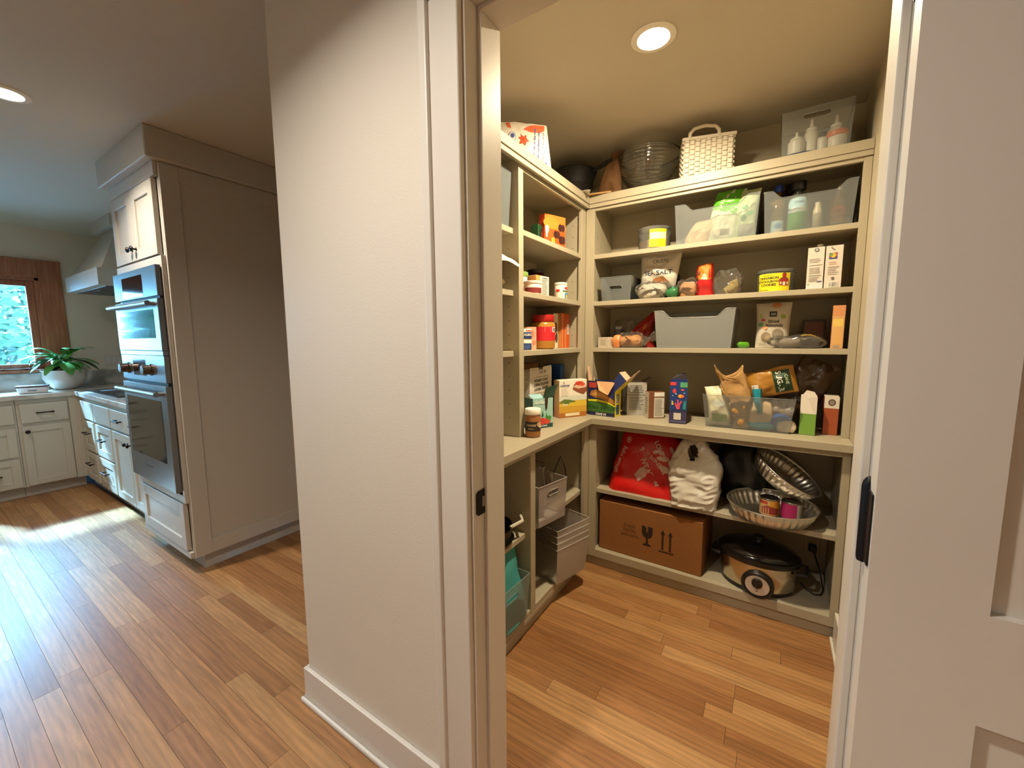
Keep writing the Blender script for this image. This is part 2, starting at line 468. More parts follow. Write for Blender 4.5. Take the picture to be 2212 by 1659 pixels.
t = thing('upper_shelf_unit', 'greige open upper shelf unit on the pantry left wall with one divider', 'shelf unit', (0,0,0))
bx(t, 'back_panel', PXL+.001, PXL+.011, .92, 2.29, ZW, 2.14)
bx(t, 'side_panel', PXL+.012, -.996, 2.274, 2.292, ZW, 2.14)
bx(t, 'stile', -.9955, XL, 2.256, YB-.0005, ZW, 2.1165)
bx(t, 'divider', PXL+.012, XL, 1.566, 1.606, ZW, 2.14)
bx(t, 'stile', -.9955, XL, .906, .95, ZW, 2.1165); bx(t, 'side_panel', PXL+.012, -.996, .906, .924, ZW, 2.14)
bx(t, 'top_rail', -.9955, -.977, 1.606, 2.256, 2.10, 2.14)
for z in (Z1, Z2, Z3):
    bx(t, 'shelf', PXL+.012, -.977, 1.6065, 2.2735, z-.025, z)
    bx(t, 'shelf', PXL+.012, -1.003, .925, 1.5655, z-.025, z)
holes(t, [(x, 2.2738, z) for x in (-1.04, -1.24) for z in zh], 'y'); holes(t, [(x, 1.5658, z) for x in (-1.03, -1.24) for z in zh], 'y')

t = thing('worktop', 'continuous greige L-shaped pantry worktop at counter height', 'worktop', (0,0,0))
mb = MB().prism([(PXL+.001, DY1+.02), (-.865, DY1+.02), (-.865, 2.175), (PXR-.001, 2.175), (PXR-.001, PYB-.001), (PXL+.001, PYB-.001)], .8745, ZW-.0004, 'z')
mb.build('worktop_slab', CAB, t, bevel=.0025, seg=2)

ZU = .874
t = thing('lower_shelf_unit', 'greige open lower shelf unit under the worktop along the pantry back wall', 'shelf unit', (0,0,0))
bx(t, 'back_panel', -.876, .286, 2.629, PYB-.001, .08, ZU)
bx(t, 'side_panel', -.876, -.858, 2.231, 2.628, .08, ZU); bx(t, 'side_panel', .2845, PXR-.001, 2.231, 2.628, .08, ZU)
bx(t, 'stile', XLL, -.852, YL, 2.2305, .0585, ZU); bx(t, 'stile', .27, PXR-.001, YL, 2.2305, .0585, ZU)
bx(t, 'bottom_rail', -.852, .27, YL, 2.2305, .0585, ZB-.0005)
bx(t, 'top_rail', -.852, .27, YL, 2.2305, .845, ZU)
bx(t, 'bottom_shelf', -.8575, .284, 2.2308, 2.628, .08, ZB)
bx(t, 'shelf', -.8575, .284, 2.237, 2.628, ZM-.025, ZM)
bx(t, 'toe_kick', -.91, PXR-.001, 2.226, 2.24, 0, .058)

t = thing('lower_shelf_unit', 'greige open lower shelf unit on the pantry left wall with one divider', 'shelf unit', (0,0,0))
bx(t, 'back_panel', PXL+.001, PXL+.011, .92, 2.2, .08, ZU)
bx(t, 'side_panel', PXL+.012, -.916, 2.178, 2.196, .08, ZU)
bx(t, 'stile', -.9155, XLL, 2.146, YL-.0005, .0585, ZU)
bx(t, 'divider', PXL+.012, XLL, 1.528, 1.572, .08, ZU)
bx(t, 'stile', -.9155, XLL, .906, .95, .0585, ZU); bx(t, 'side_panel', PXL+.012, -.916, .906, .924, .08, ZU)
bx(t, 'bottom_rail', -.9155, XLL, .95, 2.146, .0585, .0795); bx(t, 'top_rail', -.9155, -.897, .95, 2.146, .845, ZU)
for (a, b_) in ((.925, 1.5275), (1.5725, 2.1775)):
    bx(t, 'bottom_shelf', PXL+.012, -.896, a, b_, .08, ZB)
    bx(t, 'shelf', PXL+.012, -.922, a, b_, ZM-.025, ZM)
bx(t, 'toe_kick', -.925, -.911, .906, 2.225, 0, .058)

# ------------------------------------------------------------------ kitchen
def shaker(parent, name, x0, x1, z0, z1, yf, axis='y', sgn=-1, st=.055, th=.02, mat=None, rec=.009):
    """flat-panel door or drawer front; axis y: lies in x/z facing sgn*y.  axis x: spans y/z facing sgn*x"""
    mat = mat or KCAB
    def bb(a0, a1, b0, b1, d0, d1):
        lo, hi = sorted((yf + sgn*d0, yf + sgn*d1))
        return B(a0, a1, lo, hi, b0, b1) if axis == 'y' else B(lo, hi, a0, a1, b0, b1)
    p = bb(x0+.004, x1-.004, z0+.004, z1-.004, 0, th-rec).build(name, mat, parent)
    if st:
        for a in ((x0, x0+st), (x1-st, x1)): bb(a[0], a[1], z0, z1, 0, th).build('frame_stile', mat, p, bevel=.0015)
        for c in ((z0, z0+st), (z1-st, z1)): bb(x0+st, x1-st, c[0], c[1], 0, th).build('frame_rail', mat, p, bevel=.0015)
    else:
        bb(x0, x1, z0, z1, th-rec, th).build('front_board', mat, p, bevel=.0015)
    return p
def knob(parent, p, d):
    """round bronze knob; d = outward direction"""
    d = Vector(d); q = d.to_track_quat('Z', 'Y').to_matrix().to_4x4(); q.translation = Vector(p)
    MB().lathe([(.010, 0), (.009, .003), (.005, .006), (.005, .014), (.014, .019), (.016, .024), (.013, .030), (.006, .033)], 16, M4=q).build('knob', BRONZE, parent, smooth=40)
def pull(parent, p, d, along, half=.065):
    d = Vector(d); al = Vector(along); p = Vector(p)
    mb = MB()
    for s in (-1, 1):
        q = p + al*half*.82*s
        mb.tube([q, q + d*.026], .0055, 8)
    mb.tube([p - al*half*1.05 + d*.027, p - al*half*.75 + d*.03, p + al*half*.75 + d*.03, p + al*half*1.05 + d*.027], [.008, .0055, .0055, .008], 8)
    mb.build('handle', BRONZE, parent, smooth=40)

QUARTZ = stone('quartz', '#c9c6bf', '#a7a39c', .15)
# base run under the window
CF, RF = -5.47, .945        # cabinet face planes (x of window run, y of range run)
for (y0, y1, lab, kind) in ((.565, .945, 'pale base cabinet below the window with one drawer over one door', 'door'),
                            (.12, .562, 'pale base cabinet with three drawers at the left picture edge', 'drawers')):
    t = thing('base_cabinet', lab, 'cabinet', (0,0,0))
    B(KX+.001, CF, y0, y1, .10, .874).build('carcass', KCAB, t)
    B(KX+.001, CF-.07, y0, y1, 0, .0995).build('toe_kick', KCAB, t)
    if kind == 'door':
        d = shaker(t, 'drawer', .585, .868, .665, .832, CF, 'x', 1, 0, .018); pull(d, (CF+.018, .726, .75), (1,0,0), (0,1,0), .05)
        d = shaker(t, 'door', .582, .872, .108, .636, CF, 'x', 1, .052, .018); knob(d, (CF+.018, .612, .59), (1,0,0))
        B(CF, CF+.016, .878, .945, .10, .874).build('filler', KCAB, t)
    else:
        d = shaker(t, 'drawer', .2, .547, .668, .83, CF, 'x', 1, 0, .018); pull(d, (CF+.018, .37, .75), (1,0,0), (0,1,0))
        for z0, z1 in ((.38, .63), (.11, .36)):
            d = shaker(t, 'drawer', .2, .547, z0, z1, CF, 'x', 1, .052, .018); pull(d, (CF+.018, .37, (z0+z1)/2), (1,0,0), (0,1,0))
# range run
t = thing('base_cabinet', 'pale base cabinet in the kitchen corner with two stacked drawers', 'cabinet', (0,0,0))
B(CF+.0005, -4.93, RF, KY-.001, .10, .874).build('carcass', KCAB, t); B(CF-.06, -4.93, RF+.055, KY-.001, 0, .0995).build('toe_kick', KCAB, t)
for z0, z1 in ((.39, .66), (.115, .37)):
    d = shaker(t, 'drawer', -5.32, -4.97, z0, z1, RF, 'y', -1, .052, .018); pull(d, (-5.145, RF-.018, (z0+z1)/2+.03), (0,-1,0), (1,0,0))
shaker(t, 'drawer_panel', -5.32, -4.94, .68, .835, RF, 'y', -1, 0, .018)
t = thing('base_cabinet', 'pale base cabinet under the cooktop with two deep drawers', 'cabinet', (0,0,0))
B(-4.9295, -4.445, RF, KY-.001, .10, .874).build('carcass', KCAB, t); B(-4.9295, -4.445, RF+.055, KY-.001, 0, .0995).build('toe_kick', KCAB, t)
for z0, z1 in ((.39, .66), (.115, .37)):
    d = shaker(t, 'drawer', -4.90, -4.47, z0, z1, RF, 'y', -1, .06, .018); pull(d, (-4.685, RF-.018, (z0+z1)/2+.02), (0,-1,0), (1,0,0))
shaker(t, 'drawer_panel', -4.92, -4.46, .68, .835, RF, 'y', -1, 0, .018)
t = thing('base_cabinet', 'pale base cabinet beside the oven tower with a drawer over two doors', 'cabinet', (0,0,0))
B(-4.4445, -3.565, RF, KY-.001, .10, .874).build('carcass', KCAB, t); B(-4.4445, -3.565, RF+.055, KY-.001, 0, .0995).build('toe_kick', KCAB, t)
d = shaker(t, 'drawer', -4.43, -3.59, .68, .835, RF, 'y', -1, 0, .018); pull(d, (-4.2, RF-.018, .76), (0,-1,0), (1,0,0)); pull(d, (-3.8, RF-.018, .76), (0,-1,0), (1,0,0))
for (x0, x1, kx) in ((-4.43, -4.015, -4.05), (-4.005, -3.59, -3.97)):
    d = shaker(t, 'door', x0, x1, .115, .66, RF, 'y', -1, .06, .018); knob(d, (kx, RF-.018, .60), (0,-1,0))
t = thing('countertop', 'pale veined stone kitchen countertop turning the corner at the window', 'countertop', (0,0,0))
MB().prism([(KX+.001, .10), (-5.44, .10), (-5.44, .918), (-3.566, .918), (-3.566, KY-.001), (KX+.001, KY-.001)], .8745, .914, 'z').build('slab', QUARTZ, t, bevel=.003)
B(KX+.001, KX+.02, .10, KY-.022, .9142, 1.07).build('backsplash', QUARTZ, t)
B(KX+.001, -3.566, KY-.02, KY-.001, .9142, 1.50).build('backsplash', M('#b7b2aa', .4), t)
t = thing('cooktop', 'black glass cooktop set into the kitchen countertop', 'cooktop', (0,0,0))
mb = MB().box(-5.35, -4.45, .985, 1.50, .9145, .922)
mb.build('glass_top', M('#1a1d20', .12), t, bevel=.003)
for i, (x, y) in enumerate(((-5.15, 1.12), (-5.15, 1.36), (-4.9, 1.24), (-4.65, 1.12), (-4.65, 1.36))):
    MB().lathe([(.085, .9222), (.088, .9226)], 28, (x, y, 0), cap=(True, True)).build('burner_ring', M('#33373a', .3), t)

# range hood
t = thing('range_hood', 'painted tapering range hood over the cooktop with a crown at the ceiling', 'range hood', (0,0,0))
hx0, hx1, hy, hz0, hz1 = -5.72, -4.66, 1.0, 1.835, 1.975
bx(t, 'lower_band', hx0, hx1, hy, KY-.021, hz0, hz1, mat=KCAB)
tx0, tx1, ty, tz = -5.42, -4.94, 1.22, 2.375
vs = [(hx0+.03,hy+.03,hz1+.0003),(hx1-.03,hy+.03,hz1+.0003),(hx1-.03,KY-.021,hz1+.0003),(hx0+.03,KY-.021,hz1+.0003),(tx0,ty,tz),(tx1,ty,tz),(tx1,KY-.021,tz),(tx0,KY-.021,tz)]
MB().add(vs, [(0,3,2,1),(4,5,6,7),(0,1,5,4),(1,2,6,5),(2,3,7,6),(3,0,4,7)]).build('tapered_body', KCAB, t, bevel=.003)
bx(t, 'crown', tx0-.05, tx1+.05, ty-.06, KY-.021, tz+.0004, ZC-.0005, mat=KCAB)
B(hx0+.06, hx1-.06, hy+.06, KY-.06, hz0-.006, hz0-.0003).build('filter_panel', M('#4a4c50', .35, metal=.8), t)
B(-5.3, -5.1, hy+.1, hy+.16, hz0-.0085, hz0-.0062).build('switch_panel', M('#111214', .3), t)

# oven tower
OX0, OX1, OY = -3.56, -2.80, .877
t = thing('oven_cabinet', 'tall greige oven cabinet with double doors on top and a panelled side', 'cabinet', (0,0,0))
mb = MB()
mb.box(OX0, OX0+.02, OY, KY-.001, .10, 2.312); mb.box(OX1-.02, OX1, OY, KY-.001, .10, 2.312)
mb.box(OX0+.02, OX1-.02, OY+.02, KY-.001, 1.80, 2.312); mb.box(OX0+.02, OX1-.02, OY+.02, KY-.001, .10, .48); mb.box(OX0+.02, OX1-.02, KY-.02, KY-.001, .48, 1.80)
mb.build('carcass', KCAB, t)
B(OX0, OX1-.03, .935, KY-.001, 0, .0995).build('toe_kick', KCAB, t)
for (x0, x1, z0, z1) in ((OX0, OX1, 2.24, 2.312), (OX0, OX1, 1.782, 1.83), (OX0, OX0+.028, .4805, 1.782), (OX1-.028, OX1, .4805, 1.782), (OX0, OX1, .10, .135), (OX0, OX1, .435, .48)):
    B(x0, x1, OY-.02, OY-.0004, z0, z1).build('face_frame', KCAB, t, bevel=.001)
for (x0, x1, kx) in ((OX0+.03, -3.185, -3.215), (-3.178, OX1-.03, -3.148)):
    d = shaker(t, 'door', x0, x1, 1.838, 2.232, OY-.0006, 'y', -1, .065, .024); knob(d, (kx, OY-.0246, 1.90), (0,-1,0))
d = shaker(t, 'drawer', OX0+.03, OX1-.03, .142, .428, OY-.0006, 'y', -1, .065, .024)
sd = shaker(t, 'side_panel', OY+.0005, KY-.001, .101, 2.31, OX1+.0004, 'x', 1, .085, .018)
B(OX0-.03, OX1+.048, OY-.06, KY-.001, 2.3125, ZC-.0005).build('crown', KCAB, t, bevel=.004)
# upper oven (microwave)
t = thing('microwave_oven', 'stainless built-in microwave oven with a bar handle in the tall cabinet', 'microwave')
t.location = (0, 0, 0)
ax0, ax1, ay = OX0+.02, OX1-.012, OY-.026
B(ax0+.02, ax1-.03, ay+.0015, 1.40, 1.297, 1.775).build('body', M('#2c2c2e', .5), t)
bx(t, 'control_panel', ax0, ax1, ay-.022, ay+.001, 1.615, 1.779, mat=STEEL)
B(ax0+.16, ax1-.22, ay-.0228, ay-.0221, 1.625, 1.745).build('display', BLACKG, t)
B(ax0+.1, ax1, ay-.012, ay+.001, 1.601, 1.6148).build('vent_gap', M('#0b0b0d', .6), t)
d = B(ax0, ax1, ay-.026, ay+.001, 1.315, 1.6005).build('door', STEEL, t, bevel=.002)
B(ax0+.075, ax1-.075, ay-.0272, ay-.0262, 1.385, 1.545).build('window', BLACKG, d)
def bar(parent, z, yy):
    mb = MB().tube([(ax0+.02, yy, z), (ax1-.02, yy, z)], .014, 12)
    for x in (ax0+.05, ax1-.05): mb.tube([(x, yy, z), (x, yy+.04, z)], .011, 10)
    mb.build('handle', STEEL, parent, smooth=40)
bar(d, 1.573, ay-.062)
bx(t, 'lower_trim', ax0, ax1, ay-.024, ay+.001, 1.288, 1.3135, mat=STEEL)
# wall oven
t = thing('wall_oven', 'stainless wall oven with two knobs and a dark glass door', 'oven', (0,0,0))
B(ax0+.02, ax1-.03, ay+.0015, 1.40, .50, 1.284).build('body', M('#2c2c2e', .5), t)
bx(t, 'control_panel', ax0, ax1, ay-.022, ay+.001, 1.135, 1.2865, mat=STEEL)
for x in (-3.42, -3.02):
    q = Matrix.Translation((x, ay-.0222, 1.205)) @ Matrix.Rotation(PI/2, 4, 'X')
    MB().lathe([(.034, 0), (.034, .006), (.028, .009), (.027, .042), (.024, .045)], 24, M4=q).build('knob', M('#6f5f52', .25, metal=1), t, smooth=40)
B(-3.33, -3.11, ay-.0230, ay-.0222, 1.165, 1.262).build('display', BLACKG, t)
B(ax0+.02, ax1, ay-.014, ay+.001, 1.118, 1.1345).build('vent_gap', M('#0b0b0d', .6), t)
d = B(ax0, ax1, ay-.028, ay+.001, .505, 1.1175).build('door', STEEL, t, bevel=.002)
B(ax0+.055, ax1-.09, ay-.0292, ay-.0282, .665, 1.03).build('window', M('#23231f', .06), d)
B(-3.25, -3.15, ay-.0288, ay-.0282, .60, .612).build('badge', M('#777777', .3, metal=1), d)
bar(d, 1.075, ay-.066)

# kitchen window
CW = wood('fir_trim', '#8a4f33', '#a86a48', (30, 30, 3))
wn = sempty('window_1')
for a in ((KX, KX+.02, WY1-.004, WY1+.15, 1.03, WZ1+.17), (KX, KX+.02, WY0-.15, WY0+.004, 1.03, WZ1+.17), (KX, KX+.02, WY0+.004, WY1-.004, WZ1-.004, WZ1+.17)):
    B(*a).build('casing', CW, wn, bevel=.003)
B(KX-.13, KX+.045, WY0, WY1, WZ0-.03, WZ0).build('stool', CW, wn, bevel=.004)
for a in ((KX-.13, KX-.001, WY1-.03, WY1-.0005, WZ0, WZ1), (KX-.13, KX-.001, WY0+.0005, WY0+.03, WZ0, WZ1), (KX-.13, KX-.001, WY0, WY1, WZ1-.03, WZ1-.0005)):
    B(*a).build('jamb', CW, wn)
for (y0, y1) in ((WY0+.03, -.335), (-.33, WY1-.03)):
    s_ = B(KX-.085, KX-.08, y0+.05, y1-.05, WZ0+.05, WZ1-.08).build('pane', PANE, wn)
    for a in ((y0, y0+.052, WZ0, WZ1-.03), (y1-.052, y1, WZ0, WZ1-.03), (y0+.052, y1-.052, WZ0, WZ0+.052), (y0+.052, y1-.052, WZ1-.083, WZ1-.03)):
        B(KX-.105, KX-.06, a[0], a[1], a[2], a[3]).build('sash', CW, s_, bevel=.003)

# outside: ground coloured pale grey to bounce daylight onto the ceiling, fence posts, trees
g = struct(B(-30, KX-.15, -20, 18, -.6, -.5).build('ground', M('#959da4', .9, vary=.15, bscale=2)))
random.seed(5)
def tree(loc, h, rad, n, cols, label, seed):
    rnd = random.Random(seed)
    t = thing('tree', label, 'tree', loc, 0, 'trees outside the window')
    MB().tube([(0,0,-.02), (.05,.02,h*.3), (-.03,.05,h*.6), (0,0,h*.8)], [.14, .11, .08, .05], 8).build('trunk', M('#5b4c40', .9, vary=.3), t, smooth=40)
    mb = MB()
    for i in range(n):
        while True:
            p = Vector((rnd.uniform(-1,1), rnd.uniform(-1,1), rnd.uniform(-1,1)))
            if .25 < p.length < 1: break
        c = Vector((p.x*rad, p.y*rad, h*.62 + p.z*h*.42))
        s = rnd.uniform(.05, .10)
        a = Vector((rnd.uniform(-1,1), rnd.uniform(-1,1), rnd.uniform(-.6,.6))).normalized(); b = a.orthogonal().normalized()
        mb.add([c - a*s, c - b*s*.5 + a*s*.1, c + a*s, c + b*s*.5 + a*s*.1], [(0,1,2,3)], rnd.randrange(len(cols)))
    o = mb.build('crown', [M(c, .55) for c in cols], t); o['kind'] = 'stuff'
LC = ['#162e16', '#233d20', '#102514', '#2c4424']
tree((-9.9, 1.1, -.5), 4.0, 1.6, 6500, LC, 'leafy green tree outside the kitchen window, nearest the frame', 1)
tree((-10.6, -2.7, -.5), 5.0, 2.2, 9000, LC, 'leafy green tree outside the kitchen window, further left', 2)
tree((-8.6, -1.35, -.5), 2.9, 1.05, 5200, LC, 'round leafy shrub outside the kitchen window between the two big trees', 4)
tree((-13.2, 2.6, -.5), 4.2, 1.7, 4200, LC, 'leafy green tree outside the kitchen window, far behind the others', 3)
for i, w_ in enumerate(('nearest the window frame', 'second from the window frame', 'third from the window frame', 'farthest from the window frame')):
    tag(MB().lathe([(.022, -.495), (.022, .95), (.008, 1.0)], 8, (-8.0, 1.16 - i*.16, 0)).build('fence_post', M('#5b5f66', .7), None), 'slim grey fence post outside the window, ' + w_, 'fence post', 'fence posts outside')

# ------------------------------------------------------------------ packaging helpers
def text_mesh(s, size, spacing=1.0, bold=0.0):
    c = bpy.data.curves.new('txt', 'FONT'); c.body = s; c.size = size; c.align_x = 'CENTER'; c.align_y = 'CENTER'
    c.resolution_u = 2; c.space_character = spacing; c.offset = bold
    o = bpy.data.objects.new('txt', c); COL.objects.link(o)
    bpy.context.view_layer.update()
    me = o.evaluated_get(bpy.context.evaluated_depsgraph_get()).to_mesh()
    vs = [v.co.copy() for v in me.vertices]; fs = [tuple(p.vertices) for p in me.polygons]
    bpy.data.objects.remove(o); bpy.data.curves.remove(c)
    return vs, fs
def deco(parent, fmap, items, step=.00025, base=.0004, curved=False, split=False):
    """flat print on a surface. fmap(u,v,off) -> local point"""
    mb = MB(); mats = []; tb = MB(); tm = []
    def mid(c, lst):
        m = M(c, .5) if isinstance(c, str) else c
        if m not in lst: lst.append(m)
        return lst.index(m)
    for k, it in enumerate(items):
        off = base + step*k
        if split and mb.v:
            mb.build('printed_design', mats, parent); mb = MB(); mats = []
        if it[0] == 'r':
            _, u0, v0, u1, v1, c = it
            n = 40 if curved else 1; nn = 8 if curved else 1
            mb.grid(lambda a, b: fmap(u0+(u1-u0)*a, v0+(v1-v0)*b, off), n, nn, mid(c, mats))
        elif it[0] == 'e':
            _, cu, cv, ru, rv, c = it; n = 20
            vs = [fmap(cu, cv, off)]; R_ = (.4, .7, 1.0) if curved else (1.0,)
            for f_ in R_: vs += [fmap(cu+f_*ru*math.cos(2*PI*i/n), cv+f_*rv*math.sin(2*PI*i/n), off) for i in range(n)]
            mb.add(vs, [(0, 1+i, 1+(i+1) % n) for i in range(n)] + [(1+k_*n+i, 1+(k_+1)*n+i, 1+(k_+1)*n+(i+1) % n, 1+k_*n+(i+1) % n) for k_ in range(len(R_)-1) for i in range(n)], mid(c, mats))
        elif it[0] == 'p':
            _, pts, c = it
            if not curved:
                mb.add([fmap(u, v, off) for u, v in pts], [tuple(range(len(pts)))], mid(c, mats))
            else:
                from mathutils.geometry import tessellate_polygon
                tris = [[Vector((*pts[i], 0)) for i in tr] for tr in tessellate_polygon([[Vector((u, v, 0)) for u, v in pts]])]
                for _ in range(3):
                    tris = [t2 for a, b, c_ in tris for t2 in ((a, (a+b)/2, (a+c_)/2), ((a+b)/2, b, (b+c_)/2), ((a+c_)/2, (b+c_)/2, c_), ((a+b)/2, (b+c_)/2, (a+c_)/2))]
                for tr in tris: mb.add([fmap(p.x, p.y, off) for p in tr], [(0,1,2)], mid(c, mats))
        elif it[0] == 't':
            u, v, size, s, c = it[1:6]; rot = it[6] if len(it) > 6 else 0; bold = it[7] if len(it) > 7 else 0
            vs, fs = text_mesh(s, size, 1.0, bold); ca, sa = math.cos(rot), math.sin(rot)
            MB().add([fmap(u + p.x*ca - p.y*sa, v + p.x*sa + p.y*ca, off) for p in vs], fs).build('lettering', M(c, .5), parent)
        elif it[0] == 'lines':      # small print: rows of thin bars
            _, u0, v0, u1, v1, n, c = it
            rr = random.Random(k*7+n); hh = (v1-v0)/n
            for i in range(n):
                e = u0 + (u1-u0)*rr.uniform(.72, 1.0)
                mb.add([fmap(u0, v0+hh*(i+.3), off), fmap(e, v0+hh*(i+.3), off), fmap(e, v0+hh*(i+.7), off), fmap(u0, v0+hh*(i+.7), off)], [(0,1,2,3)], mid(c, mats))
        elif it[0] == 'barcode':
            _, u0, v0, u1, v1, c = it
            rr = random.Random(3); u = u0
            mb.add([fmap(u0-.002, v0-.002, off), fmap(u1+.002, v0-.002, off), fmap(u1+.002, v1+.002, off), fmap(u0-.002, v1+.002, off)], [(0,1,2,3)], mid('#efece4', mats))
            while u < u1:
                e = min(u1, u + rr.uniform(.0008, .0024))
                mb.add([fmap(u, v0, off+step*.6), fmap(e, v0, off+step*.6), fmap(e, v1, off+step*.6), fmap(u, v1, off+step*.6)], [(0,1,2,3)], mid(c, mats)); u = e + rr.uniform(.0008, .002)
    if mb.v: mb.build('printed_design', mats, parent)

def carton(name, label, loc, w_, d, h, rz=0.0, mats=None, front=(), right=(), left=(), top=(), back=(), flaps=(), cat='box', group=None, open_top=False, tilt=None):
    """mats: front, side, top colours. local x centred, front at y=0 facing -y"""
    t = thing(name, label, cat, loc, rz, group, rot=tilt)
    mats = mats or ['#cccccc']*3
    ml = [M(c, .5) if isinstance(c, str) else c for c in mats]
    ml.append(M('#b79a78', .8))
    mb = MB(); x0, x1 = -w_/2, w_/2
    if not open_top:
        mb.box(x0, x1, 0, d, 0, h)
        mb.m = [1, 2, 0, 1, 0, 1]
        o = mb.build('body', ml, t, bevel=.0012)
    else:
        q = .0012
        for (a0, a1, b0, b1, mi) in ((x0, x1, 0, q, 0), (x0, x1, d-q, d, 0), (x0, x0+q, q, d-q, 1), (x1-q, x1, q, d-q, 1)):
            mb.box(a0, a1, b0, b1, 0, h, mi)
        mb.box(x0, x1, 0, d, 0, .001, 1)
        o = mb.build('body', ml, t)
    for i, fl in enumerate(flaps):
        pts, c = fl
        f = MB().add(pts, [tuple(range(len(pts)))]).build('flap', M(c, .7), t, solid=.0012)
    if front: deco(o, lambda u, v, q: (x0+u, -q, v), front)
    if right: deco(o, lambda u, v, q: (x1+q, u, v), right)
    if left: deco(o, lambda u, v, q: (x0-q, d-u, v), left)
    if top: deco(o, lambda u, v, q: (x0+u, v, h+q), top)
    return t

def can(name, label, loc, r, h, mats, prof=None, lid=None, wrap=(), cat='can', group=None, rz=0.0, n=64, body='body', sy=1.0):
    """lathe container; wrap items: deco in (arc length from the side facing -y, z)"""
    t = thing(name, label, cat, loc, rz, group)
    prof = prof or [(r*.96, 0), (r, .003), (r, h-.003), (r*.96, h)]
    o = MB().lathe(prof, n, sy=sy).build(body, mats, t, smooth=40)
    if lid:
        p, m, nm = lid; MB().lathe(p, n, sy=sy).build(nm, m, t, smooth=40)
    if wrap:
        def fm(u, v, q):
            a = -PI/2 + u/r
            return ((r+q+.0002)*math.cos(a), (r+q+.0002)*math.sin(a)*sy, v)
        deco(o, fm, wrap, curved=True)
    return t

def bag(name, label, loc, w_, h, d, mat, rz=0.0, seed=1, crumple=.006, front=(), cat='bag', group=None, tilt=None, taper=.0, topw=1.0, thin=.004, belly=.3, skew=0.0, back=(), k=18):
    """upright pouch sealed at the top; the front bulges"""
    t = thing(name, label, cat, loc, rz, group, rot=tilt)
    def half(a, s):
        e = max(0.0, 1 - abs(a)**2.6) ** .55
        if s < belly: g_ = .55 + .45*math.sin(s/belly*PI/2)
        else: g_ = (1 - thin/d*2) * math.cos((s-belly)/(1-belly)*PI/2)**.8 + thin/d*2
        return d/2*e*g_ + .0008
    def fm(u, v, q, sg=-1):
        s = max(0, min(1, v/h)); a = max(-1, min(1, 2*u/w_))
        ww = (1 - taper*math.sin(s*PI)) * (1 + (topw-1)*s)
        c = noise.noise(Vector((u*k, v*k, seed*3.1)))*crumple*(.25+e_(a)) + noise.noise(Vector((u*k*2.7, v*k*2.7, seed*1.7)))*crumple*.45*e_(a)
        return (u*ww + skew*s*s, sg*(half(a, s) + q) + c, v + noise.noise(Vector((u*9, seed, 0)))*crumple*.8*(s > .97))
    def e_(a): return max(0.0, 1-abs(a)**3)
    mb = MB(); n1, n2 = 22, 22
    mb.grid(lambda a, b: fm((a-.5)*w_, b*h, 0, -1), n1, n2)
    mb.grid(lambda a, b: fm((.5-a)*w_, b*h, 0, 1), n1, n2)
    k0 = [i for i in range(n1+1)]; off = (n1+1)*(n2+1)
    mb.f.append(tuple([i for i in range(n1+1)][::-1] + [off+i for i in range(n1+1)][::-1])); mb.m.append(0)
    o = mb.build('body', mat, t, smooth=38)
    if front: deco(o, lambda u, v, q: fm(u-w_/2, v, q+.0003), front, curved=True)
    return t

def blob(mb, w_, d, h, seed, crumple=.012, flat=.12, n1=36, n2=20, mi=0, c=(0,0,0), k=16, sq=3.2, fine=.5):
    """slumped soft lump standing on z=0"""
    def fn(a, b):
        th = 2*PI*a; ph = -PI/2 + PI*b
        ct, st = math.cos(th), math.sin(th)
        sup = (abs(ct)**sq + abs(st)**sq) ** (-1/sq)
        r = math.cos(ph)**.55 if b not in (0, 1) else 0
        p = Vector((w_/2*sup*ct*r, d/2*sup*st*r, h/2 + h/2*math.sin(ph)))
        p += Vector((noise.noise(p*k + Vector((seed,0,0))), noise.noise(p*k + Vector((0,seed,7))), .8*noise.noise(p*k + Vector((3,1,seed)))))*crumple
        p *= 1 + fine*.16*(abs(noise.noise(p*k*2.3 + Vector((seed,seed,0)))) - .2)
        if p.z < h*flat: p.z = max(0.0, p.z*.3)
        return (p.x+c[0], p.y+c[1], max(0, p.z)+c[2])
    mb.grid(fn, n1, n2, mi, closeu=True)
    return mb

